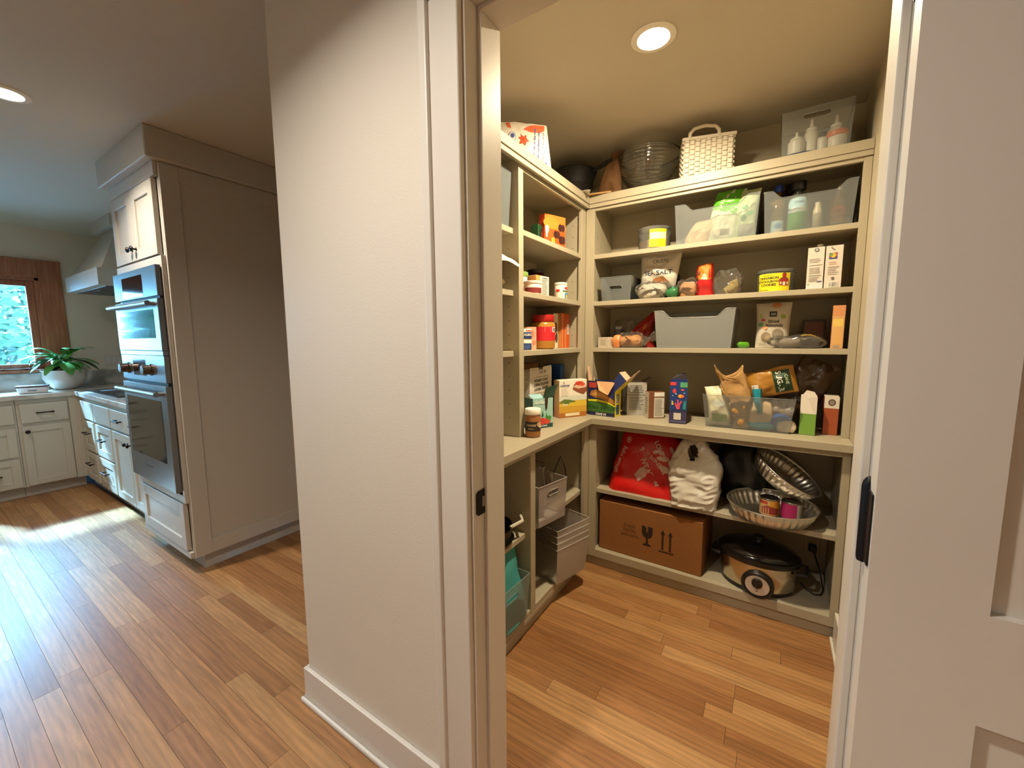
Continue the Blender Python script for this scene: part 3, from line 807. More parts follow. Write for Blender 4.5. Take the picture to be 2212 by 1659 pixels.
def bin_box(name, label, loc, w_, d, h, rz=0.0, mat=None, slot=None, scoop=None, taper=.93, cat='bin', group=None, th=.0022, rim=True, corner=.012, tilt=None):
    """open plastic storage bin. local x centred, front y=0. slot=(half width, z centre, half height) cut in the front; scoop=(corner width, depth) lowers the front edge"""
    t = thing(name, label, cat, loc, rz, group, rot=tilt)
    mat = mat or BIN
    mb = MB()
    bw, bd = w_/2*taper, d*(1-taper)/2
    def xw(z): return (bw + (w_/2-bw)*z/h)
    def yf(z): return bd*(1-z/h)
    def yb(z): return d - bd*(1-z/h)
    # front wall as a strip grid so that the rim can dip and a slot can be cut
    nx, nz = 40, 16
    def ztop(a):
        if not scoop: return h
        cw, dp = scoop
        x = (a-.5)*w_; e = w_/2 - abs(x)
        if e < cw: return h
        if e < cw+dp*1.2: 
            s = (e-cw)/(dp*1.2); return h - dp*(s*s*(3-2*s))
        return h - dp
    def front(o, mi=0):
        vs = [];
        for j in range(nz+1):
            for i in range(nx+1):
                a = i/nx; z = ztop(a)*j/nz
                vs.append((xw(z)*(2*a-1), yf(z)+o, z))
        fs = []
        for j in range(nz):
            for i in range(nx):
                q = j*(nx+1)+i
                cx = sum(vs[k][0] for k in (q, q+1, q+nx+1, q+nx+2))/4; cz = sum(vs[k][2] for k in (q, q+1, q+nx+1, q+nx+2))/4
                if slot and abs(cx) < slot[0] and abs(cz-slot[1]) < slot[2]: continue
                fs.append((q, q+1, q+nx+2, q+nx+1))
        mb.add(vs, fs)
    front(0.0)
    q4 = lambda *p: mb.add(p, [(0,1,2,3)])
    q4((-bw, yf(0), 0), (-bw, yb(0), 0), (-xw(h), yb(h), h), (-xw(h), yf(h), h))
    q4((bw, yb(0), 0), (bw, yf(0), 0), (xw(h), yf(h), h), (xw(h), yb(h), h))
    q4((bw, yb(0), 0), (xw(h), yb(h), h), (-xw(h), yb(h), h), (-bw, yb(0), 0))
    q4((-bw, yf(0), .001), (bw, yf(0), .001), (bw, yb(0), .001), (-bw, yb(0), .001))
    o = mb.build('body', mat, t)
    if rim:
        pts = [(xw(ztop(i/nx))*(2*i/nx-1), yf(ztop(i/nx)), ztop(i/nx)) for i in range(nx+1)] + [(xw(h), yb(h), h), (-xw(h), yb(h), h)]
        MB().tube(pts, .0022, 6, closed=True).build('rim', mat, t, smooth=50)
    if slot:
        sx, sz, sh = slot; n = 24; pts = []
        for i in range(n):
            a = 2*PI*i/n; ct, s_ = math.cos(a), math.sin(a)
            x = (sx-sh)*(1 if ct > 0 else -1) + sh*ct; z = sz + sh*s_
            pts.append((x, yf(z)-.001, z))
        MB().tube(pts, .0022, 6, closed=True).build('handle_slot', mat, t, smooth=50)
    return t

# ------------------------------------------------------------------ things on the worktop, back side
PK = '#d9b49a'
PW = '#e8e2d6'
# opened bar carton
t = carton('bar_carton', 'opened blue and yellow bar carton standing upside down, 24 BARS, in the corner', (-.845, 2.266, ZW), .17, .085, .205, -.09,
  ['#1e2a5c', '#e8d21c', '#1e2a5c'], open_top=True,
  front=[('r', 0, 0, .17, .022, '#1a2144'), ('p', [(0,.022),(.17,.022),(.17,.06),(.13,.075),(.06,.085),(0,.082)], '#3d6b2a'),
         ('p', [(0,.082),(.06,.085),(.13,.075),(.17,.06),(.17,.068),(.13,.086),(.06,.097),(0,.094)], '#d8d21e'),
         ('p', [(.01,.12),(.02,.145),(.05,.155),(.10,.14),(.16,.10),(.17,.075),(.14,.08),(.09,.10),(.04,.108)], '#a87238'),
         ('p', [(.02,.125),(.05,.143),(.10,.130),(.15,.098),(.10,.112),(.05,.118)], '#c9954e'),
         ('r', .005, .165, .055, .196, '#b8423a'), ('r', .06, .17, .09, .196, '#2c3f86'),
         ('t', .085, .011, .019, '24 BARS', '#e9e6da', PI, .0004), ('t', .085, .05, .03, 'NATURE VALLEY', '#1c4a22', PI, .0004), ('t', .09, .078, .012, 'CRUNCHY', '#234a1c', PI)],
  right=[('r', .02, .01, .06, .07, '#23407c'), ('r', .02, .08, .06, .13, '#4a5f9c'), ('lines', .022, .085, .058, .125, 5, '#d8d6cc')],
  flaps=[([(-.085, 0, .205), (-.085, .085, .205), (-.105, .08, .285), (-.10, .015, .29)], PK),
         ([(-.03, 0, .204), (.085, 0, .204), (.055, -.03, .13), (-.002, -.03, .155)], '#c69a6e')])
# bent-over yellow flap
MB().add([(.086, 0, .15), (.086, .085, .15), (.150, .088, .215), (.150, .003, .215)], [(0,1,2,3)]).build('flap', M('#e8d21c', .5), t, solid=.0012)
MB().add([(.150, .003, .2155), (.150, .088, .2155), (.108, .085, .262), (.108, .0, .262)], [(0,1,2,3)]).build('flap', M(PK, .7), t, solid=.0012)
MB().add([(.086, -.001, .15), (.150, .002, .215), (.108, -.001, .262), (.075, -.002, .205)], [(0,1,2,3)]).build('flap', M('#27356e', .5), t, solid=.0012)
MB().add([(.150, .088, .2155), (.150, .003, .2155), (.205, .03, .268), (.2, .08, .272), (.175, .11, .255)], [(0,1,2,3,4)]).build('flap', M('#e3c0a6', .7), t, solid=.0012)
# grey carton with nutrition panel
carton('bar_carton', 'silver grey carton with a nutrition panel and open top, behind the yellow flap', (-.675, 2.40, ZW), .115, .10, .195, .55,
  ['#b3b0a8', '#8d8c88', '#c9b097'], open_top=True, right=[('lines', .01, .02, .09, .10, 9, '#4e5058'), ('r', .0, .108, .1, .112, '#2c3c88'), ('r', .05, .165, .08, .185, '#d08a2c')],
  front=[('lines', .012, .03, .10, .11, 9, '#5b5c60'), ('r', .0, .118, .115, .122, '#5a5b60'), ('lines', .012, .13, .1, .18, 5, '#6c6d70')],
  flaps=[([(.0575, 0, .195), (.0575, .1, .195), (.10, .1, .222), (.1, 0, .222)], '#8f8a80')])
carton('bar_carton', 'dark brown carton seen only as a strip behind the yellow flap', (-.74, 2.50, ZW), .09, .07, .15, .2, ['#3a2018', '#2c1812', '#3a2018'])
# brown and white carton
carton('milk_carton', 'brown and white carton with a nutrition panel and white cap tab', (-.548, 2.352, ZW), .092, .06, .15, .62,
  ['#7a4a30', '#cfc9bd', '#6a3f2a'], front=[('r', .03, .006, .088, .118, '#d6d0c4'), ('lines', .034, .012, .084, .11, 12, '#6d6258'), ('r', .03, .125, .088, .149, '#efeae0')],
  left=[('lines', .006, .02, .05, .12, 8, '#8a8378')], cat='carton')
# sea themed carton
t = carton('snack_carton', 'dark blue carton printed with a pink coral sea scene and open top', (-.418, 2.262, ZW), .085, .12, .225, .16,
  ['#1c3c7c', '#3b5f74', '#2a2a3a'], open_top=True,
  front=[('r', 0, 0, .085, .065, '#3a3358'), ('r', .0, .065, .085, .075, '#22305e'), ('p', [(.0,.205),(.03,.205),(.03,.222),(.0,.222)], '#d8414a'), ('r', .05, .195, .085, .222, '#5aa27e'),
         ('e', .022, .175, .009, .012, '#d8434c'), ('e', .055, .148, .016, .010, '#e06a3c'), ('e', .05, .148, .006, .009, '#e8c040'), ('e', .062, .182, .008, .005, '#d85a60'),
         ('p', [(.01,.10),(.02,.10),(.016,.12),(.01,.125)], '#e0c43c'),
         ('p', [(.035,.078),(.05,.078),(.052,.10),(.062,.12),(.055,.125),(.046,.105),(.043,.13),(.036,.13),(.038,.10),(.028,.115),(.024,.11)], '#d0506c'),
         ('p', [(.066,.078),(.08,.078),(.082,.13),(.075,.115),(.070,.13)], '#2f8a8c'), ('e', .03, .16, .004, .004, '#9cc6d8'), ('e', .07, .165, .003, .003, '#9cc6d8'), ('e', .015, .15, .003, .003, '#9cc6d8'),
         ('r', .022, .022, .058, .058, '#c9c6c0'), ('r', .004, .006, .081, .018, '#55507a')],
  left=[('p', [(0,0),(.12,0),(.12,.08),(.06,.1),(0,.07)], '#5d7a6c'), ('p', [(0,.12),(.12,.14),(.12,.2),(0,.2)], '#4a7c96')],
  flaps=[([(-.0425, .12, .225), (.0425, .12, .225), (.03, .125, .262), (-.01, .13, .258)], '#2b2230')])
# storage bin with bags, on the worktop
def xf(x, y, z): return (x, y, z)
bin_box('storage_bin', 'clear plastic bin on the worktop crammed with paper and sugar bags', (-.104, 2.262, ZW), .395, .29, .165, .02, BINC, taper=.90)
t = thing('paper_bag', 'crumpled brown paper bag sticking up out of the worktop bin', 'bag', (-.125, 2.31, ZW+.004), .0)
def pb(a, b):
    s = b; u = a*2*PI
    wx = .034 + .032*s - .008*math.sin(s*7); wy = .026 + .010*math.sin(s*5)
    x = wx*math.copysign(abs(math.cos(u))**.6, math.cos(u)) - .075*s + .02*math.sin(s*3)
    y = wy*math.copysign(abs(math.sin(u))**.6, math.sin(u)) - .02*s
    z = .285*s + (.03*math.sin(u*2+1)*max(0, s-.8)/.2)
    n_ = noise.noise(Vector((x*24, y*24, z*18)))*.014 + abs(noise.noise(Vector((x*60, y*60, z*40))))*.008
    return (x + n_, y + n_*.8, z)
MB().grid(pb, 40, 26, closeu=True).build('body', M('#a8824f', .85, bump=.3, bscale=40), t, smooth=22, solid=.001)
t = bag('sugar_bag', 'brown and gold cane sugar bag lying across the worktop bin', (.005, 2.40, ZW+.168), .21, .13, .075, M('#a8762c', .35, bump=.2, bscale=30), seed=5, crumple=.012, belly=.5, thin=.01,
  tilt=(0, math.radians(-14), 0), front=[('r', .02, .03, .05, .065, '#e8e4da'), ('barcode', .025, .035, .045, .06, '#1a1a1a'), ('r', .118, .012, .19, .118, '#1d3b22'), ('t', .142, .065, .032, 'SUGAR', '#efe9d8', -PI/2, .0006), ('t', .172, .07, .018, 'CANE', '#cfd8b8', -PI/2, .0003)])
bag('chip_bag', 'dark brown crinkled bag rising behind the cane sugar bag', (.085, 2.47, ZW+.09), .17, .27, .06, M('#4a3620', .3, bump=.3, bscale=40), seed=9, crumple=.02, tilt=(0, math.radians(24), 0), belly=.2)
t = thing('zip_bag', 'teal edged plastic bag in the worktop bin beside the paper bag', 'bag', (-.045, 2.325, ZW+.004))
mb = MB(); blob(mb, .11, .06, .14, 4, .012, c=(.0, 0, 0)); mb.build('body', M('#c7ab84', .5), t, smooth=40)
MB().tube([(-.02,-.03,.20), (-.015,-.035,.14), (.0,-.036,.08)], [.02, .017, .008], 8).build('seal', M('#1f8fa6', .35), t, smooth=40)
mb = MB(); blob(mb, .115, .066, .04, 8, .008); mb.build('base_band', M('#3aa3b8', .4), t, smooth=40)
t = thing('pouch', 'blue and white pouch at the front right of the worktop bin', 'bag', (.04, 2.335, ZW+.004))
mb = MB(); blob(mb, .105, .075, .075, 6, .012); mb.build('body', M('#2353a0', .35), t, smooth=40)
mb = MB(); blob(mb, .075, .05, .055, 16, .01, c=(.02,-.03,0)); mb.build('white_corner', M('#d9cbb8', .5), t, smooth=40)
bag('pouch', 'pale yellow and white pouch at the left end of the worktop bin', (-.225, 2.33, ZW+.004), .10, .20, .06, M('#d8cfae', .4, bump=.2, bscale=30), seed=12, crumple=.012, skew=-.03, front=[('r', .02, .02, .085, .06, '#8aa84c'), ('r', .03, .1, .08, .13, '#cfd4cc')])
bag('pouch', 'small white pouch standing behind the brown paper bag', (-.19, 2.42, ZW+.004), .10, .215, .05, M('#d9d0c2', .4, bump=.2, bscale=30), seed=14, crumple=.01, front=[('e', .05, .16, .014, .006, '#8a4a2c')])
bag('pouch', 'grey brown bag slumped in the right half of the worktop bin', (.055, 2.45, ZW+.004), .14, .15, .09, M('#7a6a5c', .4, bump=.2, bscale=30), seed=15, crumple=.02)
carton('tea_carton', 'small green carton with a white top third and an open tab', (.143, 2.30, ZW), .062, .10, .178, -.05, ['#6f9a3c', '#3e3226', '#d6cfc2'],
  front=[('r', 0, .1, .062, .178, '#ded7ca'), ('p', [(.025,.172),(.05,.11),(.062,.105),(.062,.178)], '#d3cbbd')], left=[('r', 0, .1, .1, .178, '#cfc7b8'), ('r', 0, 0, .1, .1, '#5f8a34')],
  flaps=[([(-.031, .0, .178), (.031, 0, .178), (.02, .06, .196), (-.01, .09, .20)], '#b9b0a2')])
carton('tea_carton', 'small rust red carton with a white top carrying a dark round mark', (.232, 2.355, ZW), .055, .10, .178, -.04, ['#9c4a26', '#7a2f22', '#cfc6b8'],
  front=[('r', 0, .125, .055, .178, '#d6cdbf'), ('e', .028, .152, .014, .016, '#54463c'), ('e', .028, .152, .009, .011, '#8c7d70')])

# ------------------------------------------------------------------ things on the worktop, left side (fronts face +x)
R9 = PI/2
carton('cereal_carton', 'tall white cereal carton with an open top and printed text about oatmeal squares', (-1.062, 1.93, ZW), .30, .065, .29, R9+.10, ['#ddd5c6', '#cfc5b2', '#b99c7a'], open_top=True,
  front=[('r', .0, .0, .30, .07, '#c23a28'), ('e', .05, .11, .07, .03, '#b06a48'), ('e', .22, .13, .07, .018, '#9a5638'), ('p', [(.20,.16),(.28,.12),(.29,.14),(.22,.18)], '#8d4c34'),
         ('t', .15, .232, .021, "IT'S HARD TO BEAT", '#3a3430', 0, .0005), ('t', .15, .209, .021, 'A BOWL OF QUAKER', '#3a3430', 0, .0005), ('t', .15, .186, .021, 'OATMEAL SQUARES', '#3a3430', 0, .0005),
         ('lines', .06, .135, .22, .172, 4, '#a49a8c'), ('r', .06, .25, .24, .253, '#8a8074'), ('r', .12, .268, .17, .284, '#a9a0ac'), ('p', [(.185,.284),(.21,.284),(.2,.27),(.195,.266)], '#77707c')],
  flaps=[([(-.15, 0, .29), (-.03, 0, .29), (-.03, .004, .302), (-.14, .004, .304)], '#d6ccb8'), ([(.02, 0, .29), (.15, 0, .29), (.15, .004, .306), (.03, .004, .302)], '#ddd5c6')])
carton('shipping_carton', 'brown cardboard carton lying at the back behind the cereal carton', (-1.175, 1.93, ZW), .34, .10, .315, R9, ['#8f6434', '#7c552b', '#9a6e3c'])
carton('cracker_carton', 'tall blue carton standing at the end beside the crispbread carton', (-1.08, 2.225, ZW), .05, .10, .30, R9, ['#1d4f8c', '#174078', '#1f5a9c'], front=[('lines', .008, .12, .042, .2, 7, '#6f8fb8'), ('r', .006, .04, .044, .1, '#2a62a0')])
carton('crispbread_carton', 'white crispbread carton with a wheat field picture, nearest the corner', (-.972, 2.15, ZW), .19, .06, .218, R9-.55, ['#e6dfd0', '#cbb88e', '#e2dac8'],
  front=[('r', 0, .0, .19, .028, '#a8682a'), ('r', 0, .028, .19, .065, '#c79a34'), ('r', 0, .065, .19, .098, '#d2b43c'), ('r', 0, .098, .19, .125, '#cdd0c4'), ('p', [(0,.09),(.03,.108),(.07,.104),(.11,.094),(.11,.088),(0,.085)], '#66783a'),
         ('e', .05, .088, .02, .01, '#5a7034'), ('p', [(.02,.072),(.06,.072),(.055,.08),(.028,.08)], '#e2dcc8'),
         ('r', .04, .008, .14, .026, '#e3d3ac'), ('p', [(.09,.165),(.12,.148),(.165,.132),(.188,.15),(.188,.178),(.15,.19),(.10,.192)], '#8a4a34'), ('p', [(.095,.175),(.13,.165),(.185,.172),(.18,.188),(.12,.196)], '#d8b8a0'),
         ('e', .135, .196, .03, .012, '#c23c2c'), ('e', .155, .19, .02, .01, '#d2503c'), ('t', .036, .188, .014, 'Crispbread', '#2a3a78', 0, .0004), ('e', .03, .203, .003, .004, '#2a3a78'), ('lines', .01, .13, .062, .175, 6, '#c0b8aa')])
t = can('spread_jar', 'brown nut spread jar with white lid at the front of the left worktop', (-.935, 1.618, ZW), .036, .105, M('#9a6638', .35),
  prof=[(.030, 0), (.035, .004), (.036, .01), (.036, .095), (.033, .106)], lid=([(.0365, .1062), (.0375, .109), (.0375, .130), (.0355, .133)], M('#ece6da', .4), 'lid'), cat='jar', rz=R9-.6,
  wrap=[('r', -.065, .03, .065, .075, '#2c211e'), ('e', .02, .062, .018, .012, '#c79f74'), ('e', .025, .052, .010, .008, '#e2c8a0'), ('t', -.025, .058, .012, 'COOKIE', '#d8c4a4', 0, .0003), ('t', -.025, .042, .008, 'SPREAD', '#d8c4a4')])
t = carton('pouch_carton', 'pale teal fruit pouch carton with a dark green lid flap torn open', (-.98, 1.80, ZW), .125, .085, .155, R9-.45, ['#9cc6bc', '#7fb0b4', '#c2d8d6'], open_top=True,
  front=[('r', 0, 0, .125, .022, '#1e4a44'), ('e', .055, .035, .03, .018, '#c23a36'), ('e', .088, .035, .022, .017, '#c8463a'), ('e', .02, .03, .018, .012, '#d8a03c'), ('e', .1, .05, .014, .012, '#4a8a3c'),
         ('p', [(.05,.06),(.06,.09),(.066,.06)], '#1c5a40'), ('p', [(.075,.055),(.085,.08),(.09,.055)], '#3f8a46'), ('r', .0, .07, .02, .10, '#1f4a46'), ('t', .065, .011, .010, 'MATERNE', '#d9e8e2', 0, .0003), ('t', .04, .135, .024, 'GoGo', '#efeee6', 0, .0006), ('p', [(.072,.155),(.092,.155),(.087,.10),(.08,.092),(.076,.10)], '#3a2018')],
  flaps=[([(.0, 0, .155), (.0625, 0, .155), (.085, -.01, .222), (.005, -.012, .206)], '#2c4a3a'), ([(-.0625, 0, .155), (.0, 0, .155), (.005, .03, .172), (-.06, .05, .17)], '#8fb8c0')])

# ------------------------------------------------------------------ left shelves
carton('candy_carton', 'dark green carton with a brown round picture, beside the orange carton', (-1.10, 2.02, Z1), .11, .045, .125, R9, ['#1c4a24', '#173c1e', '#23592c'], front=[('e', .06, .07, .042, .045, '#16202c'), ('e', .062, .07, .032, .034, '#6a4020'), ('p', [(.035,.05),(.06,.035),(.09,.05),(.062,.046)], '#d8b43c'), ('r', .01, .005, .09, .03, '#8c7a2c')])
carton('candy_carton', 'bright orange carton with dark hearts on the top left shelf', (-1.055, 2.075, Z1), .155, .045, .185, R9-.35, ['#cf5a1c', '#d8401f', '#d8692c'],
  front=[('p', [(0,.11),(.155,.11),(.155,.185),(0,.185)], '#d8802c'), ('e', .05, .14, .06, .03, '#d98c30'),
         ('e', .115, .125, .015, .02, '#3a1712'), ('e', .135, .125, .015, .02, '#47201a'), ('e', .08, .085, .015, .02, '#3a1712'), ('e', .098, .085, .014, .02, '#47201a'), ('e', .12, .06, .016, .022, '#3a1712'), ('e', .138, .06, .014, .022, '#47201a'),
         ('p', [(.05,.03),(.075,.04),(.07,.07),(.045,.062)], '#e0a03c'), ('r', .0, .0, .155, .028, '#c04a20'), ('e', .12, .012, .04, .012, '#6a8a9c'), ('e', .015, .105, .013, .022, '#e6ddd0'), ('e', .012, .08, .006, .02, '#e6ddd0')],
  right=[('t', .022, .09, .02, 'RED VINES', '#f0d8c8', PI/2, .0004)])
# second shelf
can('snack_canister', 'tall slim white canister with an orange band, beside the shelf divider', (-1.05, 1.675, Z2), .026, .235, M('#e4ded0', .4), wrap=[('r', -.06, .15, .06, .20, '#d8622c'), ('e', .02, .07, .02, .045, '#b05a40'), ('e', -.01, .06, .015, .035, '#8c4634')], cat='canister', rz=R9)
can('dip_tub', 'white tub with a dark red band, in front of the green lidded tub', (-1.02, 1.765, Z2), .042, .05, M('#e2dacb', .4), lid=([(.044, .0502), (.045, .053), (.045, .061), (.042, .063)], M('#e6dfd2', .4), 'lid'), wrap=[('r', -.09, .004, .09, .03, '#7c2a26')], cat='tub', rz=R9)
can('dip_tub', 'tub with a green lid and black label stacked behind the white tub', (-1.115, 1.79, Z2), .045, .095, M('#d8d0c0', .4), lid=([(.047, .0952), (.048, .098), (.048, .115), (.045, .118)], M('#7c9a4c', .4), 'lid'), wrap=[('r', .01, .07, .06, .092, '#22201f')], cat='tub', rz=R9)
carton('supplement_carton', 'white carton with an orange edge and nutrition facts on the left middle shelf', (-1.035, 1.895, Z2), .115, .07, .107, R9-.12, ['#d9d3c8', '#d8924a', '#e0d9cc'], front=[('r', 0, 0, .035, .107, '#d99a50'), ('lines', .05, .012, .108, .09, 11, '#6a6460'), ('r', .052, .094, .1, .098, '#4a4542')])
can('sauce_jar', 'dark red sauce jar with black lid behind the white carton', (-1.17, 2.06, Z2), .062, .15, M('#4a1712', .15), prof=[(.052, 0), (.06, .006), (.062, .02), (.062, .12), (.05, .142), (.046, .15)], lid=([(.05, .1502), (.052, .153), (.052, .168), (.048, .17)], M('#241c1a', .4), 'lid'), cat='jar')
can('spice_tin', 'small white spice tin with red ovals standing alone near the corner', (-1.02, 2.075, Z2), .036, .075, M('#e2dccf', .4), lid=([(.036, .0752), (.037, .077), (.037, .085), (.033, .09)], M('#d8d0c0', .4), 'lid'), cat='tin', rz=R9-.3,
    wrap=[('e', .01, .058, .018, .008, '#c43a30'), ('e', -.045, .045, .012, .008, '#c43a30'), ('r', -.018, .038, .045, .046, '#4a6a44'), ('r', -.005, .004, .03, .033, '#4a86b8'), ('e', .012, .014, .009, .010, '#d8b83c')])
# third shelf
can('tuna_can', 'blue and white albacore tuna can on top of another', (-1.03, 1.688, Z3+.0525), .042, .050, M('#d8d4cc', .35), wrap=[('r', -.1, .003, .1, .034, '#22386a'), ('t', .02, .022, .015, 'ALBACORE', '#ebe8e0', 0, .0005), ('t', .02, .041, .010, 'BUMBLE BEE', '#c03a30', 0, .0003)], rz=R9-.5)
can('tuna_can', 'blue and white tuna can at the bottom of the stack of two', (-1.03, 1.688, Z3), .042, .050, M('#d8d4cc', .35), wrap=[('r', -.1, .003, .03, .034, '#22386a'), ('r', -.02, .008, .016, .028, '#3a5690'), ('barcode', .038, .006, .056, .04, '#222222')], rz=R9-.5)
carton('spice_carton', 'small salmon pink carton beside the stacked tuna cans', (-1.05, 1.79, Z3), .075, .055, .115, R9-.55, ['#d9a184', '#c98f74', '#dba88c'], front=[('r', .0, .02, .02, .05, '#5a6a64'), ('e', .05, .08, .012, .018, '#c77f64'), ('e', .03, .05, .010, .015, '#c77f64'), ('e', .06, .035, .010, .012, '#c77f64'), ('e', .012, .082, .008, .012, '#b8c0b8')])
can('peanut_butter_jar', 'large peanut butter jar with red lid and red label', (-1.06, 1.945, Z3), .066, .145, M('#a8742e', .25), prof=[(.054, 0), (.064, .006), (.066, .03), (.066, .13), (.058, .142), (.052, .145)],
    lid=([(.058, .1452), (.060, .148), (.060, .178), (.056, .181)], M('#b8201c', .4), 'lid'), cat='jar', rz=R9-.55, wrap=[('r', -.12, .045, .12, .118, '#c8202a'), ('r', .02, .09, .05, .116, '#e0dcd4'), ('lines', -.025, .09, .015, .115, 5, '#e8c8c4'), ('barcode', .025, .094, .045, .113, '#333333'), ('p', [(.05,.048),(.09,.048),(.09,.075),(.06,.07)], '#d8484c')])
carton('pasta_carton', 'slim cream and brown carton squeezed beside the peanut butter jar', (-1.075, 2.135, Z3), .055, .06, .20, R9-.2, ['#d8cdb8', '#b9a888', '#d0c4ae'], front=[('e', .02, .12, .014, .03, '#5a4430'), ('e', .028, .06, .010, .03, '#3a3228'), ('r', .04, .0, .055, .2, '#b07a3c')])
for i, (yy_, lab) in enumerate(((2.192, 'slim orange carton with a pale side, second from the corner'), (2.236, 'slim orange carton with a barcode, nearest the corner'))):
    carton('rice_carton', lab, (-1.05-.01*(1-i), yy_, Z3), .04, .11, .205-.004*i, R9-.08, ['#c8541f', '#d89a64', '#cc6a30'], front=([('r', .008, .0, .02, .2, '#d8894a')] if i == 0 else [('r', .01, .08, .032, .14, '#e2dccf'), ('barcode', .013, .085, .029, .13, '#222222')]))
# left column (behind the jamb)
bin_box('storage_bin', 'frosted bin with a rolled handle at the top left, cut off by the door jamb', (-1.005, 1.42, Z1), .27, .26, .235, R9, BIN, slot=(.05, .19, .016))
t = thing('foil_pack', 'crumpled pale foil bag poking over the left shelf edge', 'bag', (-1.05, 1.40, Z2+.001))
mb = MB(); blob(mb, .12, .20, .06, 31, .018); mb.build('body', M('#cfc2a8', .35, bump=.3, bscale=30), t, smooth=35)
t = thing('paper_roll', 'cream paper bag with a curled end jutting out beside the divider', 'bag', (-1.05, 1.42, Z2+.065))
def curl(a, b):
    x = -.08 + .185*a; z = .07 + (.012*math.sin(a*3) if a < .6 else .012*math.sin(1.8) - .05*((a-.6)/.4)**1.6)
    return (x, -.05 + .16*b + .01*a, z + .006*math.sin(b*5))
MB().grid(curl, 18, 10).build('body', M('#ddd3c0', .5), t, smooth=40, solid=.0015)
mb = MB(); blob(mb, .16, .17, .066, 33, .012, c=(-.05, .02, 0)); mb.build('contents', M('#b9a582', .6), t, smooth=40)
bag('snack_pouch', 'brown and cream striped pouch leaning out beside the divider', (-1.06, 1.42, Z3), .16, .16, .07, M('#c9b79a', .4, bump=.3, bscale=30), rz=R9, seed=21, crumple=.014, front=[('r', .02, .05, .14, .08, '#8a4a34'), ('r', .03, .1, .13, .115, '#6a3a2c'), ('r', .03, .12, .13, .14, '#a8563a')])

# ------------------------------------------------------------------ top shelf
WB = M('#dcd4c6', .45, bump=.25, bscale=25)
bag('rice_bag', 'white rice bag with orange leaf prints and purple text, top left', (-1.07, 1.74, ZT), .30, .195, .06, WB, rz=.72, seed=41, crumple=.006, belly=.3, taper=.0, topw=.84, thin=.012,
  front=[('p', [(.16,.165),(.19,.18),(.23,.188),(.285,.19),(.28,.165),(.25,.150),(.20,.152)], '#d8663c'), ('p', [(.06,.19),(.085,.193),(.095,.165),(.075,.168)], '#d8663c'),
         ('e', .10, .125, .021, .024, '#4a5590'), ('e', .10, .125, .018, .021, '#d6cfc6'), ('e', .102, .13, .011, .011, '#3a4a90'),
         ('p', [(.145,.142),(.158,.128),(.176,.138),(.176,.12),(.19,.107),(.174,.102),(.168,.085),(.156,.098),(.138,.093),(.145,.112),(.132,.125),(.147,.127)], '#d2502f'),
         ('t', .215, .085, .017, 'check us out on the web', '#55559c', PI/2-.12, .0003), ('t', .238, .09, .017, 'www.lundberg.com', '#4a4a98', PI/2-.12, .0003), ('t', .264, .09, .015, 'Find Us On Facebook', '#5f5c8c', PI/2-.12, .0002),
         ('r', .262, .008, .278, .022, '#3a3a9c'), ('t', .05, .12, .012, 'rice', '#5a5a90', PI/2), ('t', .03, .13, .010, 'farms', '#5a5a90', PI/2)], cat='bag')
t = thing('skillet', 'black cast iron skillet with its handle pointing right, in the shelf corner', 'pan', (-1.115, 2.44, ZT+.002), 0)
q = Matrix.Translation((0,0,.0)) @ Matrix.Rotation(math.radians(3), 4, 'Y')
MB().lathe([(.095, .118), (.11, .120), (.118, .160), (.130, .205), (.134, .207), (.126, .200), (.112, .162), (.10, .126), (.03, .124)], 32, M4=q, cap=(True, True)).build('body', M('#1b1a19', .6, bump=.2, bscale=90), t, smooth=40)
MB().tube([(.12,-.02,.185), (.17,-.03,.188), (.24,-.05,.200), (.27,-.06,.204)], [.009, .010, .014, .009], 10).build('handle', M('#1b1a19', .6), t, smooth=40)
mb = MB().lathe([(.09, 0), (.098, .01), (.115, .115), (.118, .1178)], 28, cap=(True, True)); mb.build('lower_pot', M('#211f1d', .55), t, smooth=40)
bag('paper_bag', 'dark brown folded paper bag leaning by the glass bowl on the top shelf', (-.865, 2.395, ZT+.012), .15, .235, .05, M('#6a4826', .8, bump=.2, bscale=30), seed=51, crumple=.012, skew=.05, topw=.5, belly=.25)
carton('cardboard_sheet', 'flat piece of folded brown cardboard overhanging the shelf corner', (-.92, 2.285, ZT+.0005), .20, .18, .010, .22, ['#a07c46', '#8f6c3a', '#7a5830'], cat='cardboard')
t = thing('paper_sheet', 'white paper sheet drooping over the inner corner of the top shelf', 'paper', (-.99, 2.235, ZT+.0012), .5)
MB().grid(lambda a, b: (-.05+.10*a + .03*max(0,(a-.6)), -.06+.12*b, .0 if a < .55 else -.0 + .003*math.sin(a*9)), 14, 8).build('body', M('#e4ddd0', .6), t, smooth=40, solid=.0008)
t = thing('glass_bowl', 'ribbed clear glass mixing bowl on the top shelf', 'bowl', (-.665, 2.465, ZT+.001))
prof = [(.055, 0), (.075, .004)] + [(.075 + .095*math.sin(s*PI/2)**.9, .012 + .195*s) for s in [i/14 for i in range(1, 15)]]
GW = clear('glassware', '#eef0ea', opaque=.03, rough=.04, gloss=.35, body='#e8e8e0')
prof = [(.055, 0), (.075, .004)] + [(.075 + .095*math.sin(s*PI/2)**.9 + .0016*math.sin(s*66), .012 + .195*s) for s in [i/44 for i in range(1, 45)]]
MB().lathe(prof, 64, cap=(True, False)).build('body', GW, t, smooth=60)
MB().tube([(.170*math.cos(2*PI*i/48), .170*math.sin(2*PI*i/48), .208) for i in range(48)], .0035, 8, closed=True).build('rim', GW, t, smooth=60)
